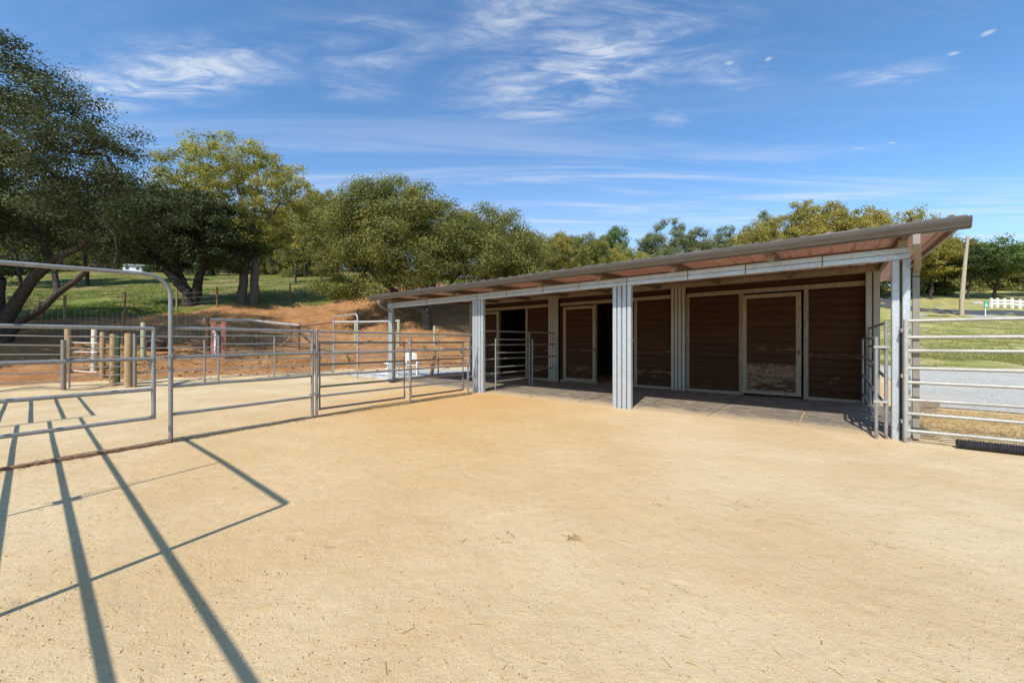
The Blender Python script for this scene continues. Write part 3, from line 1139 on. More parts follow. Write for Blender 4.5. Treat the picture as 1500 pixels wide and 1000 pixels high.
for q0, q1, lab in ((.02, .50, 'brown grey pipe gate leaf folded flat behind the near half of the long panel'), (.545, .965, 'brown grey pipe gate leaf folded flat behind the half nearer the barn')):
    A_, B_ = pA2.lerp(pB2, q0) + off, pA2.lerp(pB2, q1) + off
    L, a = frame_between(A_, B_)
    o = thing('pipe_gate', lab, 'gate', A_, a, 'pipe gate leaves folded against the fence')
    for h in HD:
        mb = MB()
        mb.tube([(0, 0, h), (L, 0, h)], .0225, 8)
        mb.build('rail', MAT['steel_old_and_shade'], o, 50)  # darker steel carries the shade of the fence rails in front
    for x in (0, L):
        mb = MB()
        # stile that bows between the rails
        pts = []
        for k in range(13):
            z = .12 + 1.38 * k / 12
            pts.append((x + .004 * math.sin(k * math.pi / 2), 0, z))
        mb.tube(pts, .018, 8)
        mb.build('stile', MAT['steel_old_and_shade'], o, 50)

# right hand gate of eight bright rails
pR = Vector((5.77, 5.79, 0))
dR = Vector((.79, -.613, 0)).normalized()
pR2 = pR + dR * 4.2
HG = [1.78, 1.54, 1.345, 1.09, .885, .63, .43, .18]
rg = pipe_run('bright eight rail pipe gate across the right edge of the yard', 'gate', 'pipe_gate', pR, pR2, HG, .0245, 'steel_bright', ((0, 1.80), (.5, 1.79), (1, 1.80)), None, .03)
for z in (.28, .95, 1.62):
    mb = MB()
    mb.box(-.05, .02, .0, .12, z, z + .05)
    mb.build('hinge', MAT['steel'], rg, None)

# paired panels that close both ends of the porch
HP = [1.77, 1.36, .93, .50]
HQ = [1.53, 1.12, .69, .26]
GP = 'pipe panels across the porch ends'
for (s, w0, w1, hs, lab) in ((-.30, -.14, 3.9, HQ, 'lower four rail pipe panel at the open right end of the porch'),
                             (-.185, -.06, 3.9, HP, 'taller four rail pipe panel beside the right end porch column'),
                             (-8.76, .12, 3.9, HP, 'taller four rail pipe panel dividing the porch behind the left fence column'),
                             (-8.66, .5, 2.35, HQ, 'shorter pipe panel leaning beside the porch divider in the left bay')):
    A_, B_ = barn(s, w0, .03), barn(s, w1, .03)
    if w0 < .02:
        A_.z = 0
        B_.z = 0.02
    mids = ((0, None), (.58, None), (1, None)) if s < -8 and w1 > 3 else ((0, None), (1, None))
    o = pipe_run(lab, 'fence', 'corral_fence', A_, B_, hs, .0215, 'steel', mids, GP)
    if s > -1:
        for z in (.55, 1.38):
            mb = MB()
            mb.box(-.03, .03, -.12 if s < -.2 else -.03, .03, z, z + .035)
            mb.build('clamp', MAT['steel_bright'], o, None)

# off to the left: tall arched gate and panels whose shadows fall over the sand
pL = Vector((-3.06, 1.51, 0))
dL = Vector((-.772, .635, 0)).normalized()
aL = math.atan2(dL.y, dL.x)
g2 = thing('arched_gateway', 'arched pipe gate at the left that throws long shadows over the sand', 'gateway', pL, aL)
mb = MB()
Ls = 4.0
mb.tube([(0, 0, 0), (0, 0, 2.38), (.02, 0, 2.40), (Ls * .5, 0, 2.42), (Ls - .02, 0, 2.40), (Ls, 0, 2.38), (Ls, 0, 0)], .026, 10)
mb.build('arch', MAT['steel'], g2, 50)
g2l = thing('pipe_gate', 'wide pipe gate leaf with a latch rod that casts the rail shadows at lower left', 'gate', pL, aL)
for h in (1.47, 1.05, .66):
    mb = MB()
    mb.tube([(-3.2, 0, h), (Ls - .08, 0, h)], .0205, 8)
    mb.build('rail', MAT['steel'], g2l, 50)
mb = MB()
mb.tube([(1.95, .0, .3), (1.95, 0, 1.3), (1.98, 0, 2.38)], .015, 6)
mb.tube([(2.03, .0, .9), (2.02, 0, 1.6)], .007, 6)
mb.box(1.90, 2.03, -.03, .03, .99, 1.12)
mb.build('latch_rod', MAT['steel'], g2l, 50)
pipe_run('three rail pipe panel at the left beyond the shadowed arched gate', 'fence', 'pipe_fence', pL + dL * 4.1, pL + dL * 7.75, [1.47, 1.05, .66], .0205, 'steel', ((0, 1.5), (1, 1.5)), 'pipe fence panels round the sandy yard')
pipe_run('four rail pipe panel farthest along the left side of the yard', 'fence', 'pipe_fence', pL + dL * 7.85, pL + dL * 12.2, HF, .024, 'steel', ((0, None), (1, None)), 'pipe fence panels round the sandy yard')

# far side of the yard: panels in front of the red bank
BP = 'pipe panels along the red bank'
c0, c1, c2, c3, c4, c5 = G(-60, 577), G(93, 571), G(196, 566.5), G(320, 559), G(402, 553.5), G(487, 548)


def hs_at(vs, y):
    return [zat(v, y) for v in vs]


o = pipe_run('dark six rail pipe panel in front of the red bank at the left edge', 'fence', 'corral_fence', c0, c1, [1.60, 1.33, 1.06, .79, .52, .25], .019, 'steel_old_and_shade', ((0, None), (1, 1.5)), BP, .06)
L, a = frame_between(c1, c2 - (c2 - c1).normalized() * .1)
o = thing('pipe_gate', 'low pipe gate with a rounded top corner beside the thick wooden posts', 'gate', c1 + (c2 - c1).normalized() * .12, a)
L -= .12
for h in (1.24, .98, .66, .40, .12):
    mb = MB()
    mb.tube([(0, 0, h), (L, 0, h)], .018, 8)
    mb.build('rail', MAT['steel_old_and_shade'], o, 50)
mb = MB()
mb.tube([(0, 0, 1.60), (L - .2, 0, 1.60), (L - .08, 0, 1.57), (L - .02, 0, 1.5), (L, 0, 1.38), (L, 0, .05)], .02, 8)
mb.build('arch', MAT['steel_old_and_shade'], o, 50)
mb = MB()
mb.tube([(0, 0, .05), (0, 0, 1.6)], .022, 8)
mb.build('stile', MAT['steel_old_and_shade'], o, 50)
HB = [1.62, 1.24, .85, .47, .12]
pipe_run('thin five rail pipe panel between the thick wooden posts and the white hydrant', 'fence', 'corral_fence', c2, c3, HB, .018, 'steel', ((0, None), (.82, 1.5), (1, 1.68)), BP, .03)
HB = [1.66, 1.36, 1.06, .76, .46, .16]
pipe_run('thin six rail pipe panel in front of the grey topped wooden rail fence', 'fence', 'corral_fence', c3 + (c4 - c3).normalized() * .08, c4, HB, .018, 'steel', ((1, None),), BP, .03)
pipe_run('thin six rail pipe panel before the narrow arched walk gate', 'fence', 'corral_fence', c4 + (c5 - c4).normalized() * .08, c5, HB, .018, 'steel', ((1, None),), BP, .03)
c6, c7, c8 = G(523, 556), G(642, 551), G(688, 552)
L, a = frame_between(c5, c6)
o = thing('walk_gateway', 'narrow arched pipe frame standing alone near the grey slab', 'gateway', c5 + Vector((.1, -.1, 0)), a)
L -= .1
mb = MB()
mb.tube([(0, 0, 0), (0, 0, 2.34), (.06, 0, 2.47), (.2, 0, 2.53), (L - .2, 0, 2.53), (L - .06, 0, 2.47), (L, 0, 2.34), (L, 0, 0)], .03, 10)
mb.build('arch', MAT['steel_bright'], o, 50)
for h in (.55, 1.1):
    mb = MB()
    mb.tube([(0, 0, h), (L, 0, h - .05)], .014, 8)
    mb.build('rail', MAT['steel'], o, 50)
pipe_run('thin pipe panel that crosses in front of the white chairs', 'fence', 'corral_fence', c6, c7, [1.72, 1.48, 1.18, .88, .55], .018, 'steel', ((1, None),), BP, .03)
pipe_run('dark pipe panel behind the yard fence next to the barn column', 'fence', 'corral_fence', c7 + Vector((.1, .1, 0)), c8 + Vector((.2, .4, 0)), [1.72, 1.48, 1.18, .88, .55], .018, 'steel_old_and_shade', ((1, None),), BP, .03)


# ------------------------------------------------------------------ posts and wooden fences on the bank
def wood_post(u, v0, v1, r, mt, label, lean=0.0, name='wooden_post', group='wooden posts on the red bank'):
    b = G(u, v1)
    h = zat(v0, b.y) - b.z
    o = thing(name, label, 'post', b, random.uniform(0, 3), group)
    mb = MB()
    mb.tube([(0, 0, -.15), (lean * .5, 0, h * .5), (lean, 0, h - .03), (lean, 0, h)], [r * 1.05, r, r * .96, r * .8], 12)
    mb.build('shaft', MAT[mt], o, 40)
    return o


wood_post(99.5, 481, 546, .085, 'post_wood', 'tan round post at the left side of the white pipe square')
wood_post(137, 481, 542, .08, 'post_pale', 'pale leaning post at the right side of the white pipe square', .10)
wood_post(150.5, 486, 553, .075, 'post_wood', 'slim tan post just left of the green painted post')
wood_post(166, 489, 565, .09, 'post_wood', 'tan post touching the green painted post')
wood_post(172.5, 490, 560, .06, 'green_paint', 'post painted green beside the thick posts', 0, 'green_post')
wood_post(188.5, 488, 567, .105, 'post_wood', 'thickest wooden post, at the rounded gate corner')
wood_post(197.5, 489, 567, .05, 'steel_old_and_shade', 'dark steel post against the thickest wooden post', 0, 'steel_post')
wood_post(210, 472, 523, .09, 'post_green', 'yellowish post beside the dark rock on the bank')
wood_post(521, 469, 506, .09, 'post_green', 'greenish post right behind the narrow arched frame')
wood_post(584, 468, 507, .09, 'post_green', 'greenish post between the far barn column and the oak trunk')
wood_post(636.5, 477, 505, .08, 'post_green', 'short greenish post to the right of the oak trunk')

# white pipe square
b = G(97.5, 544)
o = thing('pipe_square', 'square of thin white pipe standing between two posts', 'pipe square', b, 0)
wid = 45 / FPX * b.y
hh = zat(501, b.y) - b.z
mb = MB()
mb.tube([(0, 0, 0), (0, 0, hh), (wid, 0, hh - .03), (wid, 0, -.02), (0, 0, .02)], .018, 8)
mb.build('outer_pipe', MAT['white_paint'], o, 40)
mb = MB()
mb.tube([(0, 0, hh * .68), (wid, 0, hh * .66)], .012, 8)
mb.build('cross_pipe', MAT['white_paint'], o, 40)
# diagonal brace behind
b = G(105, 540)
o = thing('brace_pole', 'slanting brown brace pole behind the white pipe square', 'brace pole', b)
mb = MB()
mb.tube([(0, 0, .95), (.75, .3, .35)], .04, 8)
mb.tube([(.75, .3, .35), (.78, .3, -.15)], .03, 8)
mb.build('pole', MAT['post_brown'], o, 40)


def wire_mesh(mb, A, B, h0, h1, step_h, step_v, r=.004):
    d = B - A
    L = Vector((d.x, d.y, 0)).length
    n_ = max(2, int(L / step_v))
    m_ = max(1, int((h1 - h0) / step_h))
    for k in range(m_ + 1):
        h = h0 + (h1 - h0) * k / m_
        mb.tube([A + Vector((0, 0, h)), (A + B) / 2 + Vector((0, 0, h - .02)), B + Vector((0, 0, h))], r, 3, False)
    for k in range(n_ + 1):
        p = A + d * k / n_
        mb.tube([p + Vector((0, 0, h0)), p + Vector((0, 0, h1))], r, 3, False)


# wire fence along the bank at left
wf = thing('wire_fence', 'woven wire fence across the red bank behind the thick posts', 'fence', (0, 0, 0))
pts = [at(u, y) for u, y in ((-140, 16.2), (-20, 16.2), (60, 16.4), (180, 17.2), (304, 19.2))]
mb = MB()
for A_, B_ in zip(pts[:-1], pts[1:]):
    for q in range(3):
        wire_mesh(mb, A_.lerp(B_, q / 3), A_.lerp(B_, (q + 1) / 3), .1, 1.35, .14, .16, .005)
o = mb.build('wire_mesh', MAT['wire'], wf, None)
o['kind'] = 'stuff'
for p in pts[:-1]:
    mb = MB()
    mb.tube([p + Vector((0, 0, -.2)), p + Vector((0, 0, 1.45))], .055, 8)
    mb.build('post', MAT['post_brown'], wf, 40)

# wooden rail fence with a pale top rail
b0, b1, b2 = G(304, 510), G(369, 508), G(437, 512)
rf = thing('rail_fence', 'brown post fence with a weathered grey top rail on the bank', 'fence', (0, 0, 0))
for p, v in ((b0, 465), (b1, 468), (b2, 475)):
    mb = MB()
    mb.tube([p + Vector((0, 0, -.2)), Vector((p.x, p.y, zat(v, p.y) - .02)), Vector((p.x, p.y, zat(v, p.y)))], [.085, .08, .07], 10)
    mb.build('post', MAT['post_brown'], rf, 40)


def rail_between(A, za, B, zb, r, mt, parent, name='rail'):
    mb = MB()
    mb.tube([(A.x, A.y, za), ((A.x + B.x) / 2, (A.y + B.y) / 2, (za + zb) / 2 - .02), (B.x, B.y, zb)], r, 8)
    return mb.build(name, MAT[mt], parent, 40)


rail_between(b0 + Vector((-.1, -.1, 0)), zat(467.5, b0.y), b1 + Vector((0, -.1, 0)), zat(469, b1.y), .065, 'rail_grey', rf)
rail_between(b1 + Vector((0, -.1, 0)), zat(469, b1.y), b2 + Vector((.1, -.1, 0)), zat(476.5, b2.y), .065, 'rail_grey', rf)
b3, b4 = at(487, 20.6), at(584, 21.6)
rail_between(b2, zat(477, b2.y), b3, zat(471.5, b3.y), .055, 'post_brown', rf)
rail_between(b3, zat(471.5, b3.y), b4, zat(470, b4.y), .05, 'rail_grey', rf)
for du in (-27, 24):
    q = G(437 + du, 508)
    rail_between(b2, zat(485, b2.y), q, q.z + .05, .045, 'post_wood', rf, 'brace')
mb = MB()
for A_, B_ in ((b0, b1), (b1, b2), (b2, b3), (b3, b4)):
    for q in range(2):
        wire_mesh(mb, A_.lerp(B_, q / 2), A_.lerp(B_, (q + 1) / 2), .1, 1.2, .16, .18, .004)
o = mb.build('wire_mesh', MAT['wire'], rf, None)
o['kind'] = 'stuff'

# red brown boards and white hydrant pipe between them
b = G(321, 522)
o = thing('board_stand', 'frame of two red brown boards that holds the white hydrant pipe', 'board stand', b, .1)
for x in (-.22, .20):
    mb = MB()
    mb.box(x - .10, x + .10, -.03, .03, -.1, zat(472, b.y) - b.z)
    mb.build('board', MAT['red_board'], o, None)
mb = MB()
mb.box(-.118, .098, -.025, .025, zat(475, b.y) - b.z - .15, zat(475, b.y) - b.z - .02)
mb.build('cross_board', MAT['red_board'], o, None)
b = b + Vector((-.02, -.2, 0))
o = thing('water_hydrant', 'white hydrant pipe with a bent spout before the red brown boards', 'hydrant', b, .1)
mb = MB()
mb.tube([(0, 0, -.1), (0, 0, 1.05)], .045, 10)
mb.build('standpipe', MAT['white_paint'], o, 40)
mb = MB()
mb.tube([(0, 0, 1.0), (0, -.03, 1.13), (.02, -.12, 1.15), (.03, -.17, 1.05)], .035, 8)
mb.build('spout', MAT['white_paint'], o, 40)
mb = MB()
hp = [(.2, -.2, .75), (.32, -.35, .5), (.45, -.6, .28), (.62, -.9, .1), (.5, -1.2, .03), (.1, -1.4, .03), (-.5, -1.2, .04), (-.9, -1.3, .03)]
mb.tube([b + Vector(p) for p in hp], .016, 6)
tag(mb.build('hose', MAT['black']), 'dark garden hose trailing down from the white hydrant', 'hose')

# hill fence posts at the top of the bank, with strands of wire
hf = thing('hill_fence', 'line of thin brown posts with wire along the foot of the green slope', 'fence', (0, 0, 0))
hp = [(-60, 474, 436), (13, 471, 434), (95, 467, 433), (183, 460, 427), (259, 454, 424), (318, 449, 420), (376, 446, 418), (425, 441, 415), (467, 439, 414), (493, 437, 414), (521, 436, 414)]
prev = None
mb_w = MB()
for u, v1, v0 in hp:
    p = G(u, v1)
    hgt_ = min(1.5, max(1.2, zat(v0, p.y) - p.z))
    mb = MB()
    mb.tube([p + Vector((0, 0, -.1)), p + Vector((0, 0, hgt_))], .058, 8)
    mb.build('post', MAT['post_wood' if u < 300 else 'post_brown'], hf, 40)
    if prev is not None:
        for h in (.4, .75, 1.1):
            mb_w.tube([prev + Vector((0, 0, h)), p + Vector((0, 0, h))], .007, 3, False)
    prev = p
mb_w.build('wire', MAT['wire'], hf, None)

# dark rock on the bank by the greenish post
b = G(228, 513)
mb = MB()
mb.blob((0, 0, .2), (.42, .3, .30), 4, 12, 8, .10)
mb.blob((-.35, -.02, .12), (.22, .2, .2), 6, 10, 6, .12)
o = mb.build('boulder', MAT['dark_rock'], None, 50)
o.location = b
tag(o, 'dark red brown rock lying on the bank by the yellowish post', 'rock')

# ------------------------------------------------------------------ slab, chairs and bits left of the barn
mb = MB()
mb.cbox(-18.3, -13.95, .55, 6.2, -.06, .10, .015)
o = mb.build('concrete_slab', MAT['concrete'], None, None)
o.location, o.rotation_euler = BO, (0, 0, BA)
tag(o, 'pale grey concrete slab beyond the left end of the barn', None, None, 'structure')


def chair(loc, rot, label):
    o = thing('plastic_chair', label, 'chair', loc, 0, 'white plastic chairs on the slab')
    o.rotation_euler = rot
    mb = MB()
    mb.box(-.24, .24, -.24, .22, .41, .44)
    mb.build('seat', MAT['plastic'], o, None)
    mb = MB()
    prof = []
    for k in range(9):
        th = math.pi * k / 8
        prof.append((.27 * math.cos(th), .86 + .10 * math.sin(th)))
    vs = [(x, .22 + (z - .44) * .22, z) for x, z in prof] + [(x, .25 + (z - .44) * .22, z) for x, z in prof]
    vs += [(.26, .22, .60), (-.26, .22, .60), (.26, .25, .60), (-.26, .25, .60)]
    nn = 9
    mb.add(vs, [tuple(list(range(9)) + [19, 18]), tuple([20, 21] + list(range(17, 8, -1)))] + [(i + 1, i, 9 + i, 10 + i) for i in range(8)] + [(0, 18, 20, 9), (19, 8, 17, 21), (18, 19, 21, 20)])
    mb.build('backrest', MAT['plastic'], o, None)
    for x in (-.24, .24):
        mb = MB()
        mb.box(x - .03, x + .03, -.22, .26, .62, .65)
        mb.build('armrest', MAT['plastic'], o, None)
        for (xx, y0, y1) in ((x * 1.05, -.21, -.25), (x * 1.05, .20, .27)):
            mb = MB()
            mb.tube([(xx, y1, 0), (xx, y0, .42), (xx, y0, .62)], [.022, .03, .025], 6)
            mb.build('leg', MAT['plastic'], o, 40)
    return o


cp = at(600, 16.6)
chair((cp.x + .08, cp.y, .10), (0, 0, math.radians(185)), 'white plastic chair standing upright behind the thin pipe panel')
cp = at(553, 16.4)
chair((cp.x + .2, cp.y, .38), (math.radians(92), math.radians(8), math.radians(70)), 'white plastic chair tipped over near the far barn column')
p = at(632, 16.9)
o = thing('leaning_board', 'dark narrow board leaning beside the upright white chair', 'board', (p.x, p.y, .10), .2)
mb = MB()
mb.add([(-.08, 0, 0), (.08, 0, 0), (.26, .1, 1.0), (.12, .1, 1.05), (-.08, .04, 0), (.08, .04, 0), (.26, .14, 1.0), (.12, .14, 1.05)],
       [(0, 1, 2, 3), (7, 6, 5, 4), (0, 4, 5, 1), (1, 5, 6, 2), (2, 6, 7, 3), (3, 7, 4, 0)])
mb.build('plank', MAT['post_brown'], o, None)
p = G(577, 560)
o = thing('feed_pan', 'small black rubber feed pan at the foot of the far barn column', 'feed pan', (p.x, p.y, 0))
mb = MB()
prof = [(.0, .015), (.14, .015), (.19, .12), (.205, .13), (.22, .12), (.165, 0), (0, 0)]
n_ = 14
for j, (r, z) in enumerate(prof):
    for i in range(n_):
        mb.v.append((r * math.cos(2 * math.pi * i / n_), r * math.sin(2 * math.pi * i / n_), z))
for j in range(len(prof) - 1):
    for i in range(n_):
        i2 = (i + 1) % n_
        mb.f.append((j * n_ + i, j * n_ + i2, (j + 1) * n_ + i2, (j + 1) * n_ + i))
        mb.m.append(0)
mb.build('bowl', MAT['black'], o, 30)

# corrugated drain pipe under the right gate
pa, pb = pR + dR * .5 + BN * .0, pR + dR * 4.4 + BN * -.12
d = pb - pa
L = d.length
n_ = 150
pts, rs = [], []
for k in range(n_ * 2 + 1):
    x = L * k / (n_ * 2)
    pts.append(pa + d.normalized() * x + Vector((0, 0, .066)) + BN * .02 * math.sin(x * 2.2))
    rs.append(.066 if k % 2 else .053)
mb = MB()
mb.tube(pts, rs, 14)
tag(mb.build('drain_pipe', MAT['black'], None, 60), 'black corrugated drain pipe lying under the bright pipe gate', 'drain pipe')
# stacked timber off-cuts behind the right column
for k, (z, dx, lab) in enumerate(((.0, 0, 'lower brown timber offcut of the pair behind the right gate'), (.125, .05, 'upper brown timber offcut of the pair behind the right gate'))):
    p = G(1345, 605) + Vector((dx, 0, 0))
    mb = MB()
    mb.cbox(-.45, .28, -.09, .09, 0, .12, .01)
    o = mb.build('timber', MAT['timber'], None, None)
    o.location, o.rotation_euler = (p.x, p.y, z), (0, 0, BA + .5 + .08 * k)
    tag(o, lab, 'timber', 'timber offcuts')

# ------------------------------------------------------------------ far right: fence, pole, sign
fo = thing('white_fence', 'white two rail ranch fence on the far side of the road', 'fence', (0, 0, 0))
fpts = [at(u, y) for u, y in ((1452, 56.6), (1461, 56.3), (1471.5, 56), (1482.5, 55.7), (1494, 55.4), (1506, 55.1), (1518, 54.8), (1531, 54.5))]
for p in fpts:
    mb = MB()
    mb.box(p.x - .11, p.x + .11, p.y - .11, p.y + .11, p.z - .1, p.z + 1.28)
    mb.add([(p.x - .13, p.y - .13, p.z + 1.28), (p.x + .13, p.y - .13, p.z + 1.28), (p.x + .13, p.y + .13, p.z + 1.28), (p.x - .13, p.y + .13, p.z + 1.28), (p.x, p.y, p.z + 1.36)],
           [(0, 1, 4), (1, 2, 4), (2, 3, 4), (3, 0, 4), (3, 2, 1, 0)])
    mb.build('post', MAT['white_paint'], fo, None)
for A_, B_ in zip(fpts[:-1], fpts[1:]):
    for h in (.55, .98):
        mb = MB()
        mb.add([(A_.x, A_.y - .03, A_.z + h - .09), (B_.x, B_.y - .03, B_.z + h - .09), (B_.x, B_.y - .03, B_.z + h + .09), (A_.x, A_.y - .03, A_.z + h + .09),
                (A_.x, A_.y + .03, A_.z + h - .09), (B_.x, B_.y + .03, B_.z + h - .09), (B_.x, B_.y + .03, B_.z + h + .09), (A_.x, A_.y + .03, A_.z + h + .09)],
               [(0, 1, 2, 3), (7, 6, 5, 4), (3, 2, 6, 7), (0, 4, 5, 1)])
        mb.build('rail', MAT['white_paint'], fo, None)

p = at(1408.5, 49.6)
po = thing('utility_pole', 'leaning wooden utility pole beside the road behind the barn corner', 'utility pole', p)
mb = MB()
mb.tube([(0, 0, -.3), (.04, 0, 2), (.38, 0, 6), (.80, 0, 10.0)], [.25, .235, .19, .15], 12)
mb.build('shaft', MAT['pole'], po, 40)
mb = MB()
for z in (8.6, 9.1, 9.6):
    mb.tube([(.0 + z * .08 - .45, 0, z), (.0 + z * .08 - .2, 0, z)], .07, 6)
mb.build('insulator', MAT['black'], po, 40)
mb = MB()
mb.tube([(-.31, -.1, 0), (-.25, -.1, 2.1)], .05, 6)
mb.build('guard', MAT['post_wood'], po, 40)

p = at(1443.5, 48.6)
so = thing('address_sign', 'small green address sign on a thin post beside the road', 'sign', p)
mb = MB()
mb.tube([(0, 0, -.1), (0, 0, 1.75)], .045, 8)
mb.build('post', MAT['white_paint'], so, 40)
mb = MB()
mb.cbox(-.24, .24, -.075, -.05, 1.05, 1.82, .008)
face = mb.build('plate', MAT['sign'], so, None)
cu = bpy.data.curves.new('number', 'FONT')
cu.body = '6'
cu.size = .72
cu.extrude = .004
cu.align_x = 'CENTER'
cu.materials.append(MAT['white_paint'])
tmp = bpy.data.objects.new('number', cu)
COL.objects.link(tmp)
bpy.context.view_layer.update()
nm_me = bpy.data.meshes.new_from_object(tmp.evaluated_get(bpy.context.evaluated_depsgraph_get()))
bpy.data.objects.remove(tmp)
to = link('number', nm_me, face)
to.location = (0, -.084, 1.18)
to.rotation_euler = (math.pi / 2, 0, 0)

# pale rocks at the roadside below the trees
for k, (u, y, r) in enumerate(((1429, 60, .35), (1433, 60.5, .5), (1437, 60, .32), (1425, 61, .3))):
    p = at(u, y)
    mb = MB()
    mb.blob((0, 0, r * .4), (r, r * .8, r * .6), 20 + k, 9, 6, .14)
    o = mb.build('boulder', MAT['rock'], None, 50)
    o.location = p
    tag(o, ('pale boulder second from the left of the roadside row', 'largest pale boulder of the roadside row', 'pale boulder at the right end of the roadside row', 'smallest pale boulder at the left end of the roadside row')[k], 'boulder', 'pale boulders below the right oaks')

# far white building glimpsed under the left oak
p = at(201, 66)
ho_scale = .7
ho = thing('white_building', 'low white building with a grey roof glimpsed under the left oak', 'building', p, .3)
mb = MB()
mb.box(-1.9, 1.9, -1.6, 1.6, -.8, 1.1)
mb.build('wall', MAT['white_wall'], ho, None)
mb = MB()
mb.add([(-2.1, -1.9, 1.1), (2.1, -1.9, 1.1), (2.1, 1.9, 1.1), (-2.1, 1.9, 1.1), (-2.1, 0, 1.8), (2.1, 0, 1.8)], [(0, 1, 5, 4), (2, 3, 4, 5), (0, 4, 3), (1, 2, 5), (3, 2, 1, 0)])
mb.build('roof', MAT['grey_roof'], ho, None)
for x in (-1.1, .9):
    mb = MB()
    mb.box(x - .3, x + .3, -1.64, -1.602, .25, .85)
    mb.build('window', MAT['black'], ho, None)


ho.scale = (ho_scale,) * 3


# ------------------------------------------------------------------ trees
def grow(seed, stems, ells, n_cl, per, lsize, csize, flat=.6, tip=.014, open_=0.0, bot=None, power=2.35, up=.5, asp=.55):
    """returns (trunk mesh data, leaf mesh data). stems: lists of points; ells: ellipsoids (cx,cy,cz,rx,ry,rz) that hold the crown"""
    rg_ = np.random.default_rng(seed)
    nodes, par = [], []
    ends = []
    minr = {}
    for st in stems:
        r_a, r_b = 0, 0
        if isinstance(st, tuple):
            st, r_a, r_b = st
        n_before = len(nodes)
        base = None
        if len(nodes):
            d0 = [np.linalg.norm(np.array(st[0]) - q) for q in nodes]
            k = int(np.argmin(d0))
            base = k if d0[k] < .02 else None
        for i, p in enumerate(st):
            if i == 0 and base is not None:
                last = base
                continue
            if i == 0:
                nodes.append(np.array(p, float))
                par.append(-1)
                last = len(nodes) - 1
                continue
            a_ = nodes[last]
            b_ = np.array(p, float)
            m_ = max(1, int(np.linalg.norm(b_ - a_) / .55))
            for q in range(1, m_ + 1):
                c_ = a_ + (b_ - a_) * q / m_
                if q < m_:
                    c_ = c_ + rg_.normal(0, .06, 3)
                nodes.append(c_)
                par.append(last)
                last = len(nodes) - 1
        if r_a:
            for q in range(n_before, len(nodes)):
                minr[q] = r_a + (r_b - r_a) * (q - n_before) / max(1, len(nodes) - n_before - 1)
    n_stem = len(nodes)
    vol = np.array([e[3] * e[4] * e[5] for e in ells])
    vol = vol / vol.sum()
    cen, ein = [], []
    while len(cen) < n_cl:
        k = rg_.choice(len(ells), p=vol)
        e = ells[k]
        d = rg_.normal(size=3)
        d /= np.linalg.norm(d)
        rr = rg_.random() ** (1 / power)
        p = np.array(e[:3]) + d * rr * np.array(e[3:6])
        if d[2] < -.55 and rg_.random() < .6:
            continue
        if bot is not None and p[2] < bot:
            continue
        if len(cen) and open_ > 0:
            if min(np.linalg.norm(p - c_) for c_ in cen) < open_:
                if rg_.random() < .9:
                    continue
        cen.append(p)
    cen = np.array(cen)
    ctr = np.mean([nodes[n_stem - 1]] + [nodes[0]], axis=0)
    order = np.argsort(np.linalg.norm(cen - np.array(nodes[n_stem - 1]), axis=1))
    lo = max(1, n_stem // 4)
    for k in order:
        p = cen[k]
        N = np.array(nodes)
        dv = p - N
        dist = np.linalg.norm(dv, axis=1)
        cost = dist + np.maximum(0, -dv[:, 2]) * 1.2 + (np.arange(len(N)) < lo) * 2.5
        j = int(np.argmin(cost))
        a_ = N[j]
        m_ = max(2, int(dist[j] / .75))
        last = j
        side = rg_.normal(0, .10 * dist[j], 3)
        for q in range(1, m_ + 1):
            f_ = q / m_
            c_ = a_ + (p - a_) * f_ + side * math.sin(f_ * math.pi) + np.array([0, 0, .10 * dist[j] * math.sin(f_ * math.pi)])
            nodes.append(c_)
            par.append(last)
            last = len(nodes) - 1
    N = np.array(nodes)
    rad = np.zeros(len(N))
    acc = np.zeros(len(N))
    for i in range(len(N) - 1, -1, -1):
        rad[i] = max(tip, acc[i] ** (1 / 2.0)) if acc[i] > 0 else tip
        rad[i] = max(rad[i], minr.get(i, 0))
        if par[i] >= 0 and i not in minr:
            acc[par[i]] += rad[i] ** 2.0
    # tubes
    sides = 6
    V, F = [], []
    for i in range(len(N)):
        if par[i] < 0:
            continue
        a_, b_ = N[par[i]], N[i]
        t_ = b_ - a_
        ln = np.linalg.norm(t_)
        if ln < 1e-6:
            continue
        t_ = t_ / ln
        ref = np.array([0, 0, 1.]) if abs(t_[2]) < .9 else np.array([1., 0, 0])
        x_ = np.cross(ref, t_)
        x_ /= np.linalg.norm(x_)
        y_ = np.cross(t_, x_)
        r0 = min(rad[par[i]], rad[i] * 1.3)
        r1 = rad[i]
        sd = sides if r1 > .05 else 4
        th = np.arange(sd) * 2 * math.pi / sd
        ring = np.outer(np.cos(th), x_) + np.outer(np.sin(th), y_)
        o_ = len(V)
        V += list(a_ - t_ * r0 * .15 + ring * r0) + list(b_ + t_ * r1 * .15 + ring * r1)
        F += [(o_ + q, o_ + (q + 1) % sd, o_ + sd + (q + 1) % sd, o_ + sd + q) for q in range(sd)]
    trunk = (np.array(V), np.array(F))
    # leaves round every clump centre, plus a few along the twigs
    tot = n_cl * per
    ci = np.repeat(np.arange(n_cl), per)
    cs = csize * rg_.uniform(.65, 1.3, n_cl)
    dirs = rg_.normal(size=(tot, 3))
    dirs /= np.linalg.norm(dirs, axis=1)[:, None]
    rr = rg_.random(tot) ** .5
    pos = cen[ci] + dirs * (rr * cs[ci])[:, None] * np.array([1, 1, flat])
    pos += rg_.normal(0, .05, (tot, 3))
    nrm = rg_.normal(size=(tot, 3)) * .62 + dirs * 1.25 + np.array([0, 0, up])
    nrm /= np.linalg.norm(nrm, axis=1)[:, None]
    tv = np.cross(nrm, rg_.normal(size=(tot, 3)))
    tv /= np.linalg.norm(tv, axis=1)[:, None]
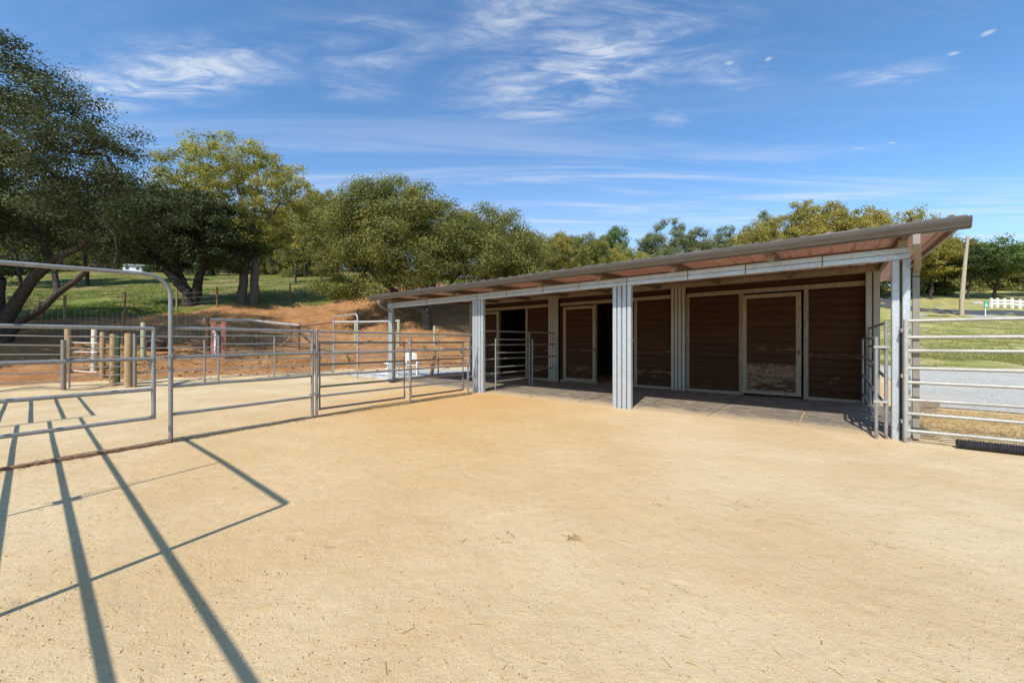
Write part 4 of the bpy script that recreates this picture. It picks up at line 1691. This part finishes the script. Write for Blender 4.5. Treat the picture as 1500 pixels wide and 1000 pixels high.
    bv = np.cross(nrm, tv)
    ls = lsize * rg_.uniform(.6, 1.35, tot)
    hl, hw = (ls * .5)[:, None], (ls * .5 * asp)[:, None]
    q = np.stack([pos - tv * hl, pos - bv * hw + nrm * hw * .3, pos + tv * hl, pos + bv * hw + nrm * hw * .3], 1)
    leaves = (q.reshape(-1, 3), np.arange(tot * 4).reshape(-1, 4))
    return trunk, leaves


def plant(name, label, base, data, leaf_mat, bark='bark', group=None, cat='tree', rz=0.0, scale=None):
    o = thing(name, label, cat, base, rz, group)
    if isinstance(data, tuple) and isinstance(data[0], tuple):
        tm = np_mesh('trunk', data[0][0], data[0][1], MAT[bark], True)
        lm = np_mesh('crown', data[1][0], data[1][1], MAT[leaf_mat])
    else:
        tm, lm = data
    link('trunk', tm, o)
    link('crown', lm, o)
    if scale:
        o.scale = scale
    return o


def rel(base, u, v, y):
    """offset from a trunk base to a photograph pixel at depth y"""
    return ((u - 750) / FPX * y - base.x, y - base.y, zat(v, y) - base.z)


# 1 big grey oak at the left edge
b = at(4, 15.6)
E = [(*rel(b, -70, 190, 15.6), 6.2, 5.2, 3.9), (*rel(b, 60, 265, 15.2), 4.2, 4.2, 2.6), (*rel(b, -190, 240, 14.5), 5.0, 5.2, 4.0), (*rel(b, 120, 290, 15.6), 2.7, 3.0, 1.9), (*rel(b, 55, 170, 15.6), 2.7, 3.0, 1.6),
     (*rel(b, -12, 108, 16), 2.7, 3, 2.2), (*rel(b, 40, 340, 16.5), 3.4, 2.4, 1.5), (*rel(b, 95, 385, 16.4), 2.2, 1.4, .8), (*rel(b, 20, 395, 16.6), 2.0, 1.2, .8), (*rel(b, 150, 325, 16), 1.7, 2.2, 1.3)]
st = [([(-.1, 0, -.3), (.05, 0, .7), rel(b, 26, 440, 15.6), rel(b, 48, 408, 15.6), rel(b, 73, 386, 15.6), rel(b, 110, 366, 15.4), rel(b, 150, 342, 15.4)], .26, .05),
      ([(.05, 0, .7), rel(b, -5, 430, 15.9), rel(b, -20, 370, 16), rel(b, -35, 300, 16), rel(b, -50, 200, 16)], .25, .07),
      ([(-.1, 0, -.3), rel(b, 34, 468, 15.2), rel(b, 62, 452, 15), rel(b, 84, 430, 15), rel(b, 113, 410, 14.9), rel(b, 135, 388, 14.8), rel(b, 165, 396, 14.8), rel(b, 172, 370, 14.8), rel(b, 168, 345, 14.8)], .165, .03),
      ([rel(b, 73, 386, 15.6), rel(b, 66, 360, 15.9), rel(b, 40, 320, 16.2), rel(b, 20, 250, 16.3)], .13, .04),
      ([rel(b, 84, 430, 15), rel(b, 80, 400, 15.2), rel(b, 92, 375, 15.3), rel(b, 128, 350, 15.3)], .09, .03),
      ([rel(b, -20, 370, 16), rel(b, -80, 320, 15.2), rel(b, -160, 270, 14.5)], .2, .05),
      ([rel(b, -35, 300, 16), rel(b, 10, 228, 15.8), rel(b, 60, 215, 15.6), rel(b, 110, 222, 15.6), rel(b, 150, 215, 15.6)], .14, .03)]
plant('oak_tree', 'huge spreading grey green oak leaning in at the left edge', b, grow(3, st, E, 330, 400, .10, .98, .46, .012, .52, .80), 'leaf_grey', 'bark', 'oaks on the green slope')
# 2 dark live oak with a forked trunk
b = at(279, 28)
E = [(*rel(b, 265, 332, 28), 4.4, 4.4, 2.7), (*rel(b, 215, 345, 28), 2.9, 3.4, 2.5), (*rel(b, 325, 350, 28.3), 2.2, 3.0, 2.6), (*rel(b, 200, 300, 29), 2.2, 2.6, 1.7), (*rel(b, 205, 375, 28), 1.6, 2.2, 1.0), (*rel(b, 320, 380, 28.4), 1.4, 2.2, 1.1)]
st = [([(0, 0, -.3), (-.1, 0, .9), rel(b, 262, 415, 28), rel(b, 246, 398, 28), rel(b, 228, 380, 28), rel(b, 200, 350, 28)], .42, .1),
      ([(0, 0, -.3), (.3, .2, .9), rel(b, 292, 405, 28.3), rel(b, 300, 385, 28.5), rel(b, 318, 350, 28.5)], .36, .1),
      ([(-.1, 0, .9), rel(b, 268, 412, 28.3), rel(b, 258, 385, 28.4), rel(b, 268, 330, 28.4)], .26, .08)]
plant('oak_tree', 'dark dense oak with a forked trunk left of the yellow oak', b, grow(5, st, E, 220, 380, .15, 1.05, .5, .016, .4, .85), 'leaf_dark', 'bark', 'oaks on the green slope')
# 3 tall airy yellow green oak with two stems
b = at(364, 30)
E = [(*rel(b, 352, 270, 30), 5.0, 4.6, 3.3), (*rel(b, 285, 272, 30), 2.8, 3, 2.5), (*rel(b, 420, 298, 30), 2.4, 3, 2.7), (*rel(b, 318, 240, 30), 2.4, 2.6, 1.4), (*rel(b, 378, 240, 30), 2.2, 2.6, 1.4), (*rel(b, 360, 340, 30.4), 2.9, 3, 2.2)]
st = [([(-.36, 0, -.3), (-.36, 0, 1.5), rel(b, 357, 395, 30), rel(b, 352, 350, 30), rel(b, 338, 310, 30), rel(b, 318, 275, 30), rel(b, 300, 250, 30)], .34, .07),
      ([(.40, .1, -.3), (.36, .1, 1.5), rel(b, 374, 395, 30), rel(b, 368, 350, 30), rel(b, 372, 310, 30), rel(b, 376, 270, 30), rel(b, 372, 235, 30)], .33, .07),
      ([rel(b, 368, 350, 30), rel(b, 392, 318, 30), rel(b, 410, 298, 30), rel(b, 428, 285, 30)], .13, .03),
      ([rel(b, 352, 350, 30), rel(b, 352, 290, 30.2), rel(b, 345, 240, 30.4)], .2, .05),
      ([rel(b, 338, 310, 30), rel(b, 300, 290, 30), rel(b, 268, 278, 30)], .12, .04)]
plant('oak_tree', 'tall airy oak with yellow spring leaves and two stems', b, grow(8, st, E, 300, 150, .15, .68, .5, .016, .66), 'leaf_yellow', 'bark_pale', 'oaks on the green slope')
# 4 broad olive live oak behind the barn corner
b = at(624, 27.2)
E = [(*rel(b, 590, 345, 27.5), 4.7, 5.0, 3.5), (*rel(b, 575, 315, 28), 3.5, 4.0, 2.5), (*rel(b, 505, 355, 27), 2.6, 3.4, 3.0), (*rel(b, 500, 405, 26.5), 1.8, 2.6, 1.5), (*rel(b, 655, 370, 27), 3.0, 3.6, 2.6), (*rel(b, 560, 405, 26.6), 2.8, 3.0, 1.7), (*rel(b, 625, 395, 26.6), 2.6, 3.0, 1.6), (*rel(b, 480, 415, 26), 1.3, 2, 1.3)]
st = [([(.05, 0, -.3), (.0, 0, .6), (-.02, 0, .95), rel(b, 608, 452, 27.2), rel(b, 592, 440, 27), rel(b, 570, 420, 27), rel(b, 540, 395, 27)], .38, .09),
      ([(-.02, 0, .95), rel(b, 630, 450, 27.3), rel(b, 634, 430, 27.3), rel(b, 630, 390, 27.5), rel(b, 610, 330, 27.6)], .28, .08),
      ([rel(b, 630, 450, 27.3), rel(b, 655, 425, 27.2), rel(b, 680, 390, 27)], .16, .06)]
plant('oak_tree', 'broad dense olive green oak behind the left corner of the barn roof', b, grow(12, st, E, 340, 430, .135, 1.0, .55, .016, .35, .8), 'leaf_olive', 'bark', 'oaks on the green slope')
# 5 its neighbour to the right
b = at(716, 31)
E = [(*rel(b, 716, 365, 31), 3.6, 4.2, 3.1), (*rel(b, 755, 385, 31.5), 2.6, 3.2, 2.4), (*rel(b, 690, 350, 32), 2.2, 3, 2.4), (*rel(b, 730, 405, 30.5), 3.6, 3, 1.6)]
st = [[(0, 0, -.3), (0, 0, 1.6), rel(b, 712, 400, 31), rel(b, 705, 350, 31)], [(0, 0, 1.6), rel(b, 738, 400, 31.2), rel(b, 755, 375, 31.4)]]
plant('oak_tree', 'olive oak just right of the broadest oak, above the roof line', b, grow(15, st, E, 250, 300, .15, 1.0, .62, .02, .4), 'leaf_olive', 'bark', 'oaks on the green slope')


# shared tree meshes for the ones farther off
def variant(seed, kind):
    rg_ = random.Random(seed)
    if kind == 'oak':
        E_ = [(0, 0, 6.2, 4.2, 4.2, 3.2)] + [(rg_.uniform(-2.6, 2.6), rg_.uniform(-2.4, 2.4), rg_.uniform(5, 7.6), rg_.uniform(1.8, 2.8), rg_.uniform(1.8, 2.8), rg_.uniform(1.4, 2.2)) for _ in range(4)]
        S_ = [[(0, 0, -.4), (.1, 0, 1.4), (.3, .1, 3.0), (.6, .1, 5)], [(.1, 0, 1.4), (-1.0, .2, 3.2), (-1.9, .3, 5)], [(.3, .1, 3.0), (1.5, -.4, 4.4), (2.3, -.5, 5.6)]]
        return grow(seed, S_, E_, 130, 130, .26, 1.0, .6, .02, .5)
    if kind == 'tall':
        E_ = [(0, 0, 8.0, 3.2, 3.2, 3.6), (.8, 0, 10.4, 2.0, 2.0, 1.9), (-1.6, 0, 7.5, 2.0, 2, 2.2), (1.8, .3, 7.0, 2.0, 2, 2.2), (-.4, 0, 4.6, 2.2, 2.2, 1.6)]
        S_ = [[(0, 0, -.4), (.05, 0, 2.4), (.1, 0, 5), (.2, 0, 8), (.5, 0, 10.5)], [(.1, 0, 5), (-1.2, 0, 7)], [(.1, 0, 5), (1.4, .2, 7)]]
        return grow(seed, S_, E_, 140, 110, .26, .95, .65, .02, .6)
    if kind == 'bush':      # crown that reaches almost to the ground
        E_ = [(0, 0, 4.6, 4.0, 4.0, 3.6), (0, 0, 1.7, 4.4, 4.4, 1.7)] + [(rg_.uniform(-2.8, 2.8), rg_.uniform(-2.4, 2.4), rg_.uniform(2.0, 6.6), rg_.uniform(1.8, 2.6), rg_.uniform(1.8, 2.6), rg_.uniform(1.4, 2.0)) for _ in range(5)]
        S_ = [[(0, 0, -.4), (.1, 0, 1.2), (.3, .1, 3.0), (.4, .1, 5)], [(.1, 0, 1.2), (-1.0, .2, 2.6), (-1.9, .3, 4)], [(.1, 0, 1.2), (1.5, -.4, 3.0), (2.3, -.5, 4.6)]]
        return grow(seed, S_, E_, 140, 75, .36, 1.05, .65, .02, .5)
    # pine: an open crown of upswept tufts on a slender trunk
    E_ = []
    for k in range(10):
        z = 3.6 + k * 1.25
        r = (2.5 - .15 * k) * rg_.uniform(.75, 1.2)
        a_ = rg_.uniform(0, 6.28)
        E_.append((.6 * math.cos(a_), .6 * math.sin(a_), z, r, r, .9))
    S_ = [[(0, 0, -.4), (.1, 0, 4), (-.1, .1, 8), (.1, 0, 12), (.0, 0, 15.6)]]
    return grow(seed, S_, E_, 170, 110, .34, .85, .9, .012, .5, None, 1.8, .2, .3)


def as_mesh(d, leaf_mat, bark):
    return (np_mesh('trunk', d[0][0], d[0][1], MAT[bark], True), np_mesh('crown', d[1][0], d[1][1], MAT[leaf_mat]))


vo = [variant(31, 'oak'), variant(32, 'oak'), variant(33, 'oak')]
vt = [variant(41, 'tall'), variant(42, 'tall')]
vb = [variant(61, 'bush'), variant(62, 'bush'), variant(63, 'bush')]
vp = [variant(51, 'pine'), variant(52, 'pine'), variant(53, 'pine')]
cache = {}


def vm(kind, i, leaf_mat, bark='bark'):
    k = (kind, i, leaf_mat, bark)
    if k not in cache:
        src = {'o': vo, 't': vt, 'p': vp, 'b': vb}[kind][i]
        cache[k] = as_mesh(src, leaf_mat, bark)
    return cache[k]


NAT = {'o': (9.6, 4.9), 't': (12.2, 3.9), 'p': (16.2, 2.6), 'b': (8.6, 5.0)}       # natural height, half width
FAR = [   # u, depth, top v, half width px, kind, variant, leaves, label, group
    (30, 40, 262, 75, 'o', 0, 'leaf_dark', 'dark oak far behind the huge left edge oak', 'oaks on the green slope'),
    (130, 44, 268, 70, 'o', 1, 'leaf_dark', 'dark oak filling the gap between the left edge oak and the forked oak', 'oaks on the green slope'),
    (-60, 42, 240, 90, 'o', 2, 'leaf_dark', 'dark oak at the very left behind the arched gate', 'oaks on the green slope'),
    (432, 46, 300, 44, 'o', 1, 'leaf_gold', 'yellow green oak behind the gap between yellow and broad oaks', 'oaks on the green slope'),
    (470, 42, 275, 40, 't', 0, 'leaf_olive', 'brownish green oak rising behind the left side of the broad oak', 'oaks on the green slope'),
    (398, 62, 318, 30, 'o', 0, 'leaf_green', 'first oak of the shady grove, next to the yellow oak stems', 'shady grove up the slope'),
    (425, 70, 322, 30, 'o', 2, 'leaf_olive', 'farthest oak of the shady grove up the slope', 'shady grove up the slope'),
    (446, 58, 325, 30, 'o', 1, 'leaf_dark', 'dark oak of the shady grove nearest the broad oak', 'shady grove up the slope'),
    (335, 66, 325, 34, 'o', 1, 'leaf_dark', 'oak of the grove seen between forked oak and yellow oak', 'shady grove up the slope'),
    (230, 72, 318, 44, 'o', 0, 'leaf_olive', 'oak of the grove above the white building', 'shady grove up the slope'),
    (790, 46, 340, 36, 'o', 0, 'leaf_olive', 'round olive oak above the middle of the roof, left of a paler one', 'oaks behind the barn'),
    (825, 50, 338, 34, 'o', 2, 'leaf_gold', 'paler golden oak above the middle of the roof', 'oaks behind the barn'),
    (862, 47, 342, 32, 'o', 1, 'leaf_olive', 'olive oak left of the fresh green tree', 'oaks behind the barn'),
    (902, 56, 330, 26, 't', 1, 'leaf_green', 'fresh green tree standing alone in colour above the roof', 'oaks behind the barn'),
    (905, 50, 358, 26, 'o', 0, 'leaf_gold', 'low golden bush like oak below the fresh green tree', 'oaks behind the barn'),
    (948, 84, 340, 22, 'p', 0, 'needle', 'leftmost grey pine of the row above the roof', 'grey pines behind the barn'),
    (968, 82, 318, 21, 'p', 1, 'needle', 'tallest grey pine, second from the left of the row', 'grey pines behind the barn'),
    (990, 80, 317, 20, 'p', 2, 'needle', 'slim grey pine right beside the tallest pine', 'grey pines behind the barn'),
    (1010, 86, 335, 21, 'p', 0, 'needle', 'grey pine fourth from the left of the row', 'grey pines behind the barn'),
    (1030, 82, 326, 21, 'p', 1, 'needle', 'grey pine in the right half of the row with a flat top', 'grey pines behind the barn'),
    (1052, 84, 330, 20, 'p', 2, 'needle', 'second grey pine from the right of the row', 'grey pines behind the barn'),
    (1073, 86, 327, 21, 'p', 1, 'needle', 'rightmost grey pine of the row, next to the golden oaks', 'grey pines behind the barn'),
    (1124, 78, 306, 19, 'p', 0, 'needle', 'grey pine poking up behind the golden oaks', 'grey pines behind the barn'),
    (1112, 60, 322, 34, 'o', 1, 'leaf_gold', 'golden oak at the left end of the golden group', 'golden oaks behind the barn roof'),
    (1172, 58, 294, 42, 't', 0, 'leaf_gold', 'tall golden oak with the highest top left of the roof end', 'golden oaks behind the barn roof'),
    (1218, 60, 293, 34, 't', 1, 'leaf_gold', 'golden oak twin to the right of the tallest golden oak', 'golden oaks behind the barn roof'),
    (1268, 58, 300, 40, 'o', 2, 'leaf_gold', 'golden oak with a thin top above the right part of the roof', 'golden oaks behind the barn roof'),
    (1330, 62, 305, 42, 'o', 0, 'leaf_gold', 'golden oak showing just above the right end of the roof', 'golden oaks behind the barn roof'),
    (1365, 66, 336, 42, 't', 1, 'leaf_gold', 'golden green tree right beside the right barn column', 'trees beyond the road'),
    (1388, 70, 350, 40, 'o', 1, 'leaf_olive', 'olive tree left of the utility pole', 'trees beyond the road'),
    (1338, 84, 345, 34, 't', 0, 'leaf_green', 'green tree seen through the gap beside the right column', 'trees beyond the road'),
    (1418, 66, 362, 44, 'o', 2, 'leaf_dark', 'dark oak directly behind the utility pole', 'trees beyond the road'),
    (1456, 66, 349, 58, 'o', 0, 'leaf_green', 'wide green oak above the white ranch fence', 'trees beyond the road'),
    (1512, 68, 350, 58, 'o', 1, 'leaf_olive', 'olive oak at the right edge above the ranch fence', 'trees beyond the road'),
    (1575, 70, 350, 50, 'o', 2, 'leaf_olive', 'oak just beyond the right edge of view', 'trees beyond the road'),
]
HILL, FILL = [], []
for k, (u, y, vtop_, hw) in enumerate(((-40, 62, 352, 40), (20, 60, 356, 36), (70, 66, 352, 36), (150, 70, 352, 30), (245, 66, 354, 30), (300, 62, 356, 30), (345, 72, 350, 30), (392, 66, 352, 26), (428, 60, 354, 28), (462, 66, 350, 30), (-70, 82, 318, 52), (-10, 90, 322, 44), (38, 78, 330, 46), (82, 96, 322, 40), (118, 84, 328, 42), (160, 98, 316, 40), (196, 86, 330, 36), (236, 92, 312, 40), (272, 80, 330, 36),
                                   (306, 96, 314, 36), (338, 84, 322, 36), (372, 98, 308, 34), (404, 86, 322, 34), (436, 98, 306, 34), (466, 82, 318, 34), (500, 94, 308, 34), (540, 86, 320, 34))):
    HILL.append((u, y, vtop_, hw, k % 3, k * 2 % 5))
for k, (u, y, vtop_, hw) in enumerate(((735, 60, 332, 44), (775, 60, 338, 40), (815, 62, 344, 38), (850, 62, 346, 38), (885, 62, 352, 36), (925, 66, 358, 34), (965, 92, 356, 34), (1005, 94, 352, 36), (1045, 92, 350, 36), (1082, 84, 338, 34), (1135, 66, 326, 42), (1195, 68, 318, 42), (1250, 70, 318, 44), (1300, 74, 318, 44),
                                   (1348, 88, 352, 36), (1372, 92, 350, 40), (1405, 84, 362, 36), (1438, 94, 360, 40), (1478, 86, 358, 42), (1520, 92, 362, 44), (1565, 88, 358, 46), (1620, 86, 356, 50))):
    FILL.append((u, y, vtop_, hw, k % 3, k % 4))


def wood(name, label, rows, mats):
    """many bushy trees that read as one mass: one mesh"""
    V, F, M_, o_ = [], [], [], 0
    rg_ = np.random.default_rng(len(rows))
    for (u, y, vtop_, hw, i, mi) in rows:
        b = at(u, y)
        sz = (zat(vtop_, y) - b.z) / 8.6
        sx = hw / FPX * y / 5.0
        a_ = rg_.uniform(0, 6.28)
        c_, s_ = math.cos(a_), math.sin(a_)
        v = vb[i][1][0]
        q = np.stack([(v[:, 0] * c_ - v[:, 1] * s_) * sx + b.x, (v[:, 0] * s_ + v[:, 1] * c_) * sx + b.y, v[:, 2] * sz * 1.16 + b.z - 1.3], 1)
        V.append(q)
        F.append(vb[i][1][1] + o_)
        M_.append(np.full(len(vb[i][1][1]), mi % len(mats)))
        o_ += len(q)
        v, f = vb[i][0]
    me = np_mesh(name, np.concatenate(V), np.concatenate(F), [MAT[m] for m in mats])
    me.polygons.foreach_set('material_index', np.concatenate(M_).astype(np.int32))
    tag(link(name, me), label, 'wood', None, 'stuff')


wood('hill_wood', 'far oak wood closing the top of the grassy hill', HILL, ['leaf_dark', 'leaf_olive', 'leaf_grey', 'leaf_dark', 'leaf_olive'])
wood('back_wood', 'bushy oak wood filling in low behind barn and road', FILL, ['leaf_olive', 'leaf_gold', 'leaf_olive', 'leaf_dark'])
for (u, y, vtop, hw, kind, i, lm, lab, grp) in FAR:
    b = at(u, y)
    Ht, Hw = NAT[kind]
    sz = (zat(vtop, y) - b.z) / Ht
    sx = hw / FPX * y / Hw
    nm = 'pine_tree' if kind == 'p' else 'oak_tree'
    bark = 'bark_pale' if kind == 'p' else 'bark'
    if grp == 'trees beyond the road':
        nm = 'roadside_tree'
    plant(nm, lab, b, vm(kind, i, lm, bark), lm, bark, grp, 'tree', random.uniform(0, 6.28), (sx, sx, sz))

# oaks just outside the left edge whose shade falls on the bank
for (x, y, sx, sz, i, lab) in ((-24.5, 9.5, 1.15, 1.1, 0, 'oak outside the left edge nearest the yard, shading the bank'), (-31, 15, 1.3, 1.3, 1, 'taller oak outside the left edge, shading the grass'),
                               (-18.5, 6.0, .8, .85, 2, 'small oak outside the left edge beside the shadow casting gate')):
    if i < 2:
        plant('oak_tree', lab, Vector((x, y, H(x, y))), vm('o', i, 'leaf_dark'), 'leaf_dark', 'bark', 'oaks on the green slope', 'tree', i * 2.1, (sx, sx, sz))

# low shrubs below the trees beyond the road
sv = grow(71, [[(0, 0, -.1), (0, 0, .5)]], [(0, 0, .75, 1.2, 1.2, .7)], 40, 110, .22, .5, .7, .02)
sm = as_mesh(sv, 'leaf_olive', 'bark')
for k, (u, y, s, lab) in enumerate(((1370, 74, 1.5, 'low olive shrub left of the road bend island'), (1387, 70, 1.1, 'small olive shrub on the dry bank left of the pole'), (1346, 92, 2.2, 'large olive shrub at the far end of the road'))):
    plant('shrub', lab, at(u, y), sm, 'leaf_olive', 'bark', 'shrubs beyond the road', 'shrub', k * 2.0, (s, s, s))


# ------------------------------------------------------------------ ground cover
def blades(name, X, Y, hmin, hmax, width, mt, label, lift=0.0, lean=.45):
    n_ = len(X)
    Z = terrain(X, Y) + lift
    a_ = RNG.uniform(0, 2 * math.pi, n_)
    h = RNG.uniform(hmin, hmax, n_)
    w_ = width * RNG.uniform(.6, 1.4, n_)
    base = np.stack([X, Y, Z], 1)
    sx = np.stack([np.cos(a_), np.sin(a_), np.zeros(n_)], 1) * w_[:, None]
    tip_ = base + np.stack([RNG.normal(0, lean, n_) * h, RNG.normal(0, lean, n_) * h, h], 1)
    q = np.stack([base - sx, base + sx, tip_], 1)
    me = np_mesh(name, q.reshape(-1, 3), np.arange(n_ * 3).reshape(-1, 3), mt)
    return tag(link(name, me), label, 'grass', None, 'stuff')


def scatter(n_, u0, u1, y0, y1, keep):
    u = RNG.uniform(u0, u1, n_)
    y = y0 * (y1 / y0) ** RNG.random(n_)
    x = (u - 750) / FPX * y
    k = keep(u, y, x)
    return x[k], y[k]


def patchy(x, y, s, t_):
    f_ = np.sin(x * .9 * s + 2 * np.sin(y * .31 * s)) + np.sin(y * .8 * s + 1.7 * np.sin(x * .43 * s + 1)) + .6 * np.sin(x * 2.1 * s - y * 1.7 * s)
    return f_ > t_


gsx = lambda u: np.interp(u, (-100, 60, 130, 260, 350, 460, 500, 560, 620, 700), (19.5, 20.6, 22.5, 25.5, 29.5, 31.5, 34, 37, 42, 50))
x, y = scatter(90000, -40, 560, 20, 62, lambda u, y, x: (y > gsx(u) - .4) & patchy(x, y, .7, -.9))
blades('slope_grass', x, y, .05, .16, .022, MAT['grass'], 'green spring grass on the slope under the oaks')
x, y = scatter(38000, 1290, 1560, 19.5, 46, lambda u, y, x: patchy(x, y, .6, -1.2))
blades('lawn_grass', x, y, .03, .09, .022, MAT['lawn'], 'short drying lawn grass between gravel drive and road')
x, y = scatter(16000, 0, 700, 14, 34, lambda u, y, x: (terrain(x, y) > .3) & patchy(x, y, 1.3, .9) & (y < gsx(u) + 2))
blades('bank_weeds', x, y, .03, .14, .018, MAT['lawn'], 'sparse dry weeds scattered over the red bank')
# straw behind the right gate
n_ = 16000
s_ = RNG.uniform(.25, 7.5, n_)
w_ = .35 + RNG.random(n_) ** .8 * 4.0
keep = (RNG.random(n_) < np.clip(1.15 - np.abs(w_ - 2.1) / 3.2, .15, 1))
s_, w_ = s_[keep], w_[keep]
X = BO.x + BD.x * s_ + BN.x * w_
Y = BO.y + BD.y * s_ + BN.y * w_


def straws(name, X, Y, lmin, lmax, width, mt, label, zmax=.03):
    n_ = len(X)
    a_ = RNG.uniform(0, 2 * math.pi, n_)
    l_ = RNG.uniform(lmin, lmax, n_)
    z0 = terrain(X, Y) + RNG.uniform(.003, zmax, n_)
    d_ = np.stack([np.cos(a_), np.sin(a_), RNG.normal(0, .18, n_)], 1) * (l_ / 2)[:, None]
    s2 = np.stack([-np.sin(a_), np.cos(a_), np.zeros(n_)], 1) * width
    c_ = np.stack([X, Y, z0], 1)
    q = np.stack([c_ - d_ - s2, c_ + d_ - s2, c_ + d_ + s2, c_ - d_ + s2], 1)
    me = np_mesh(name, q.reshape(-1, 3), np.arange(n_ * 4).reshape(-1, 4), mt)
    return tag(link(name, me), label, 'straw', None, 'stuff')


straws('straw', X, Y, .05, .22, .004, MAT['straw'], 'golden straw strewn on the ground behind the right gate', .05)
x, y = scatter(170, -100, 1500, 1.7, 9, lambda u, y, x: y > 0)
straws('straw_litter', x, y, .02, .09, .0022, MAT['straw'], 'stray bits of straw lying on the sand', .008)
# a few hay wisps dropped on the sand
cx_, cy_ = [], []
for (u, v, k_, sp_) in ((838, 790, 14, .025), (1100, 744, 8, .08), (730, 786, 4, .06), (960, 735, 4, .07), (1280, 800, 4, .08), (1190, 660, 6, .1)):
    g_ = G(u, v)
    cx_.append(g_.x + RNG.normal(0, sp_ * 1.6, k_))
    cy_.append(g_.y + RNG.normal(0, sp_, k_))
straws('hay_wisps', np.concatenate(cx_), np.concatenate(cy_), .02, .07, .0028, leaf('old_hay', (.27, .195, .075), (.42, .31, .14), None, .15), 'small dropped wisps of brown hay on the open sand', .02)
# straw and droppings gathered along the foot of the rails
tq = RNG.random(2600)
along_pts = np.array([[*(pJ.lerp(pG, q * 4) if q < .25 else pG.lerp(pA, (q - .25) * 4) if q < .5 else pA.lerp(pB, (q - .5) * 2))] for q in tq])
straws('rail_foot_litter', along_pts[:, 0] + RNG.normal(0, .05, 2600), along_pts[:, 1] + RNG.normal(0, .05, 2600), .02, .10, .003, leaf('dry_litter', (.10, .06, .03), (.26, .17, .08), None, .1), 'dry brown litter gathered along the foot of the pipe fence', .03)
# pebbles on the sand
n_ = 15000
x, y = scatter(n_, -150, 1650, 1.6, 12, lambda u, y, x: y > 0)
n_ = len(x)
r_ = .0022 + .0062 * RNG.random(n_) ** 4
oct_ = np.array([[1, 0, 0], [0, 1, 0], [-1, 0, 0], [0, -1, 0], [0, 0, .7], [0, 0, -.7]])
of = np.array([[0, 1, 4], [1, 2, 4], [2, 3, 4], [3, 0, 4], [1, 0, 5], [2, 1, 5], [3, 2, 5], [0, 3, 5]])
a_ = RNG.uniform(0, 6.28, n_)
vv = oct_[None] * r_[:, None, None] * RNG.uniform(.6, 1.3, (n_, 6, 1))
cx_, sx_ = np.cos(a_)[:, None], np.sin(a_)[:, None]
vv = np.stack([vv[..., 0] * cx_ - vv[..., 1] * sx_, vv[..., 0] * sx_ + vv[..., 1] * cx_, vv[..., 2]], -1) + np.stack([x, y, r_ * .3], 1)[:, None]
ff = of[None] + (np.arange(n_) * 6)[:, None, None]
t = NT('pebbles')
MAT['pebble'] = t.done(t.mix(t.rnd_island(), (.33, .23, .125), (.58, .455, .28)), .9, 0, .2)
tag(link('pebbles', np_mesh('pebbles', vv.reshape(-1, 3), ff.reshape(-1, 3), MAT['pebble'])), 'small pebbles strewn over the sand of the yard', 'pebbles', None, 'stuff')
# clods on the foot of the red bank
n_ = 1500
x, y = scatter(n_, 120, 690, 14.2, 22, lambda u, y, x: (terrain(x, y) > .1) & (terrain(x, y) < 1.6))
n_ = len(x)
r_ = .02 + .09 * RNG.random(n_) ** 4
vv = oct_[None] * r_[:, None, None] * RNG.uniform(.6, 1.3, (n_, 6, 1)) + np.stack([x, y, terrain(x, y) + r_ * .2], 1)[:, None]
ff = of[None] + (np.arange(n_) * 6)[:, None, None]
t = NT('clods')
MAT['clod'] = t.done(t.mix(t.rnd_island(), (.19, .085, .04), (.42, .24, .12)), .95, 0, .1)
tag(link('soil_clods', np_mesh('soil_clods', vv.reshape(-1, 3), ff.reshape(-1, 3), MAT['clod'])), 'red soil clods and stones at the foot of the bank', 'soil', None, 'stuff')


# small green weeds on the bank
def weed(p, n_, h, label):
    o = thing('weed_plant', label, 'plant', p, 0, 'green weeds on the bank')
    mb = MB()
    for k in range(n_):
        a_ = 2 * math.pi * k / n_ + random.uniform(-.3, .3)
        l_ = h * random.uniform(.7, 1.1)
        c, s = math.cos(a_), math.sin(a_)
        w_ = .03
        mb.add([(0 - s * w_, c * w_, 0), (s * w_, -c * w_, 0), (c * l_ * .25 + s * w_, s * l_ * .25 - c * w_, l_ * .6), (c * l_ * .25 - s * w_, s * l_ * .25 + c * w_, l_ * .6), (c * l_ * .5, s * l_ * .5, l_)],
               [(0, 1, 2, 3), (3, 2, 4)])
    mb.build('leaves', MAT['weed'], o, None)


weed(G(511, 530), 11, .42, 'pale green weed in front of the narrow arched frame')
weed(G(622, 513), 8, .35, 'green weed left of the right hand end of the bank panels')
weed(G(676, 518), 9, .4, 'bright green weed beside the left fence column')
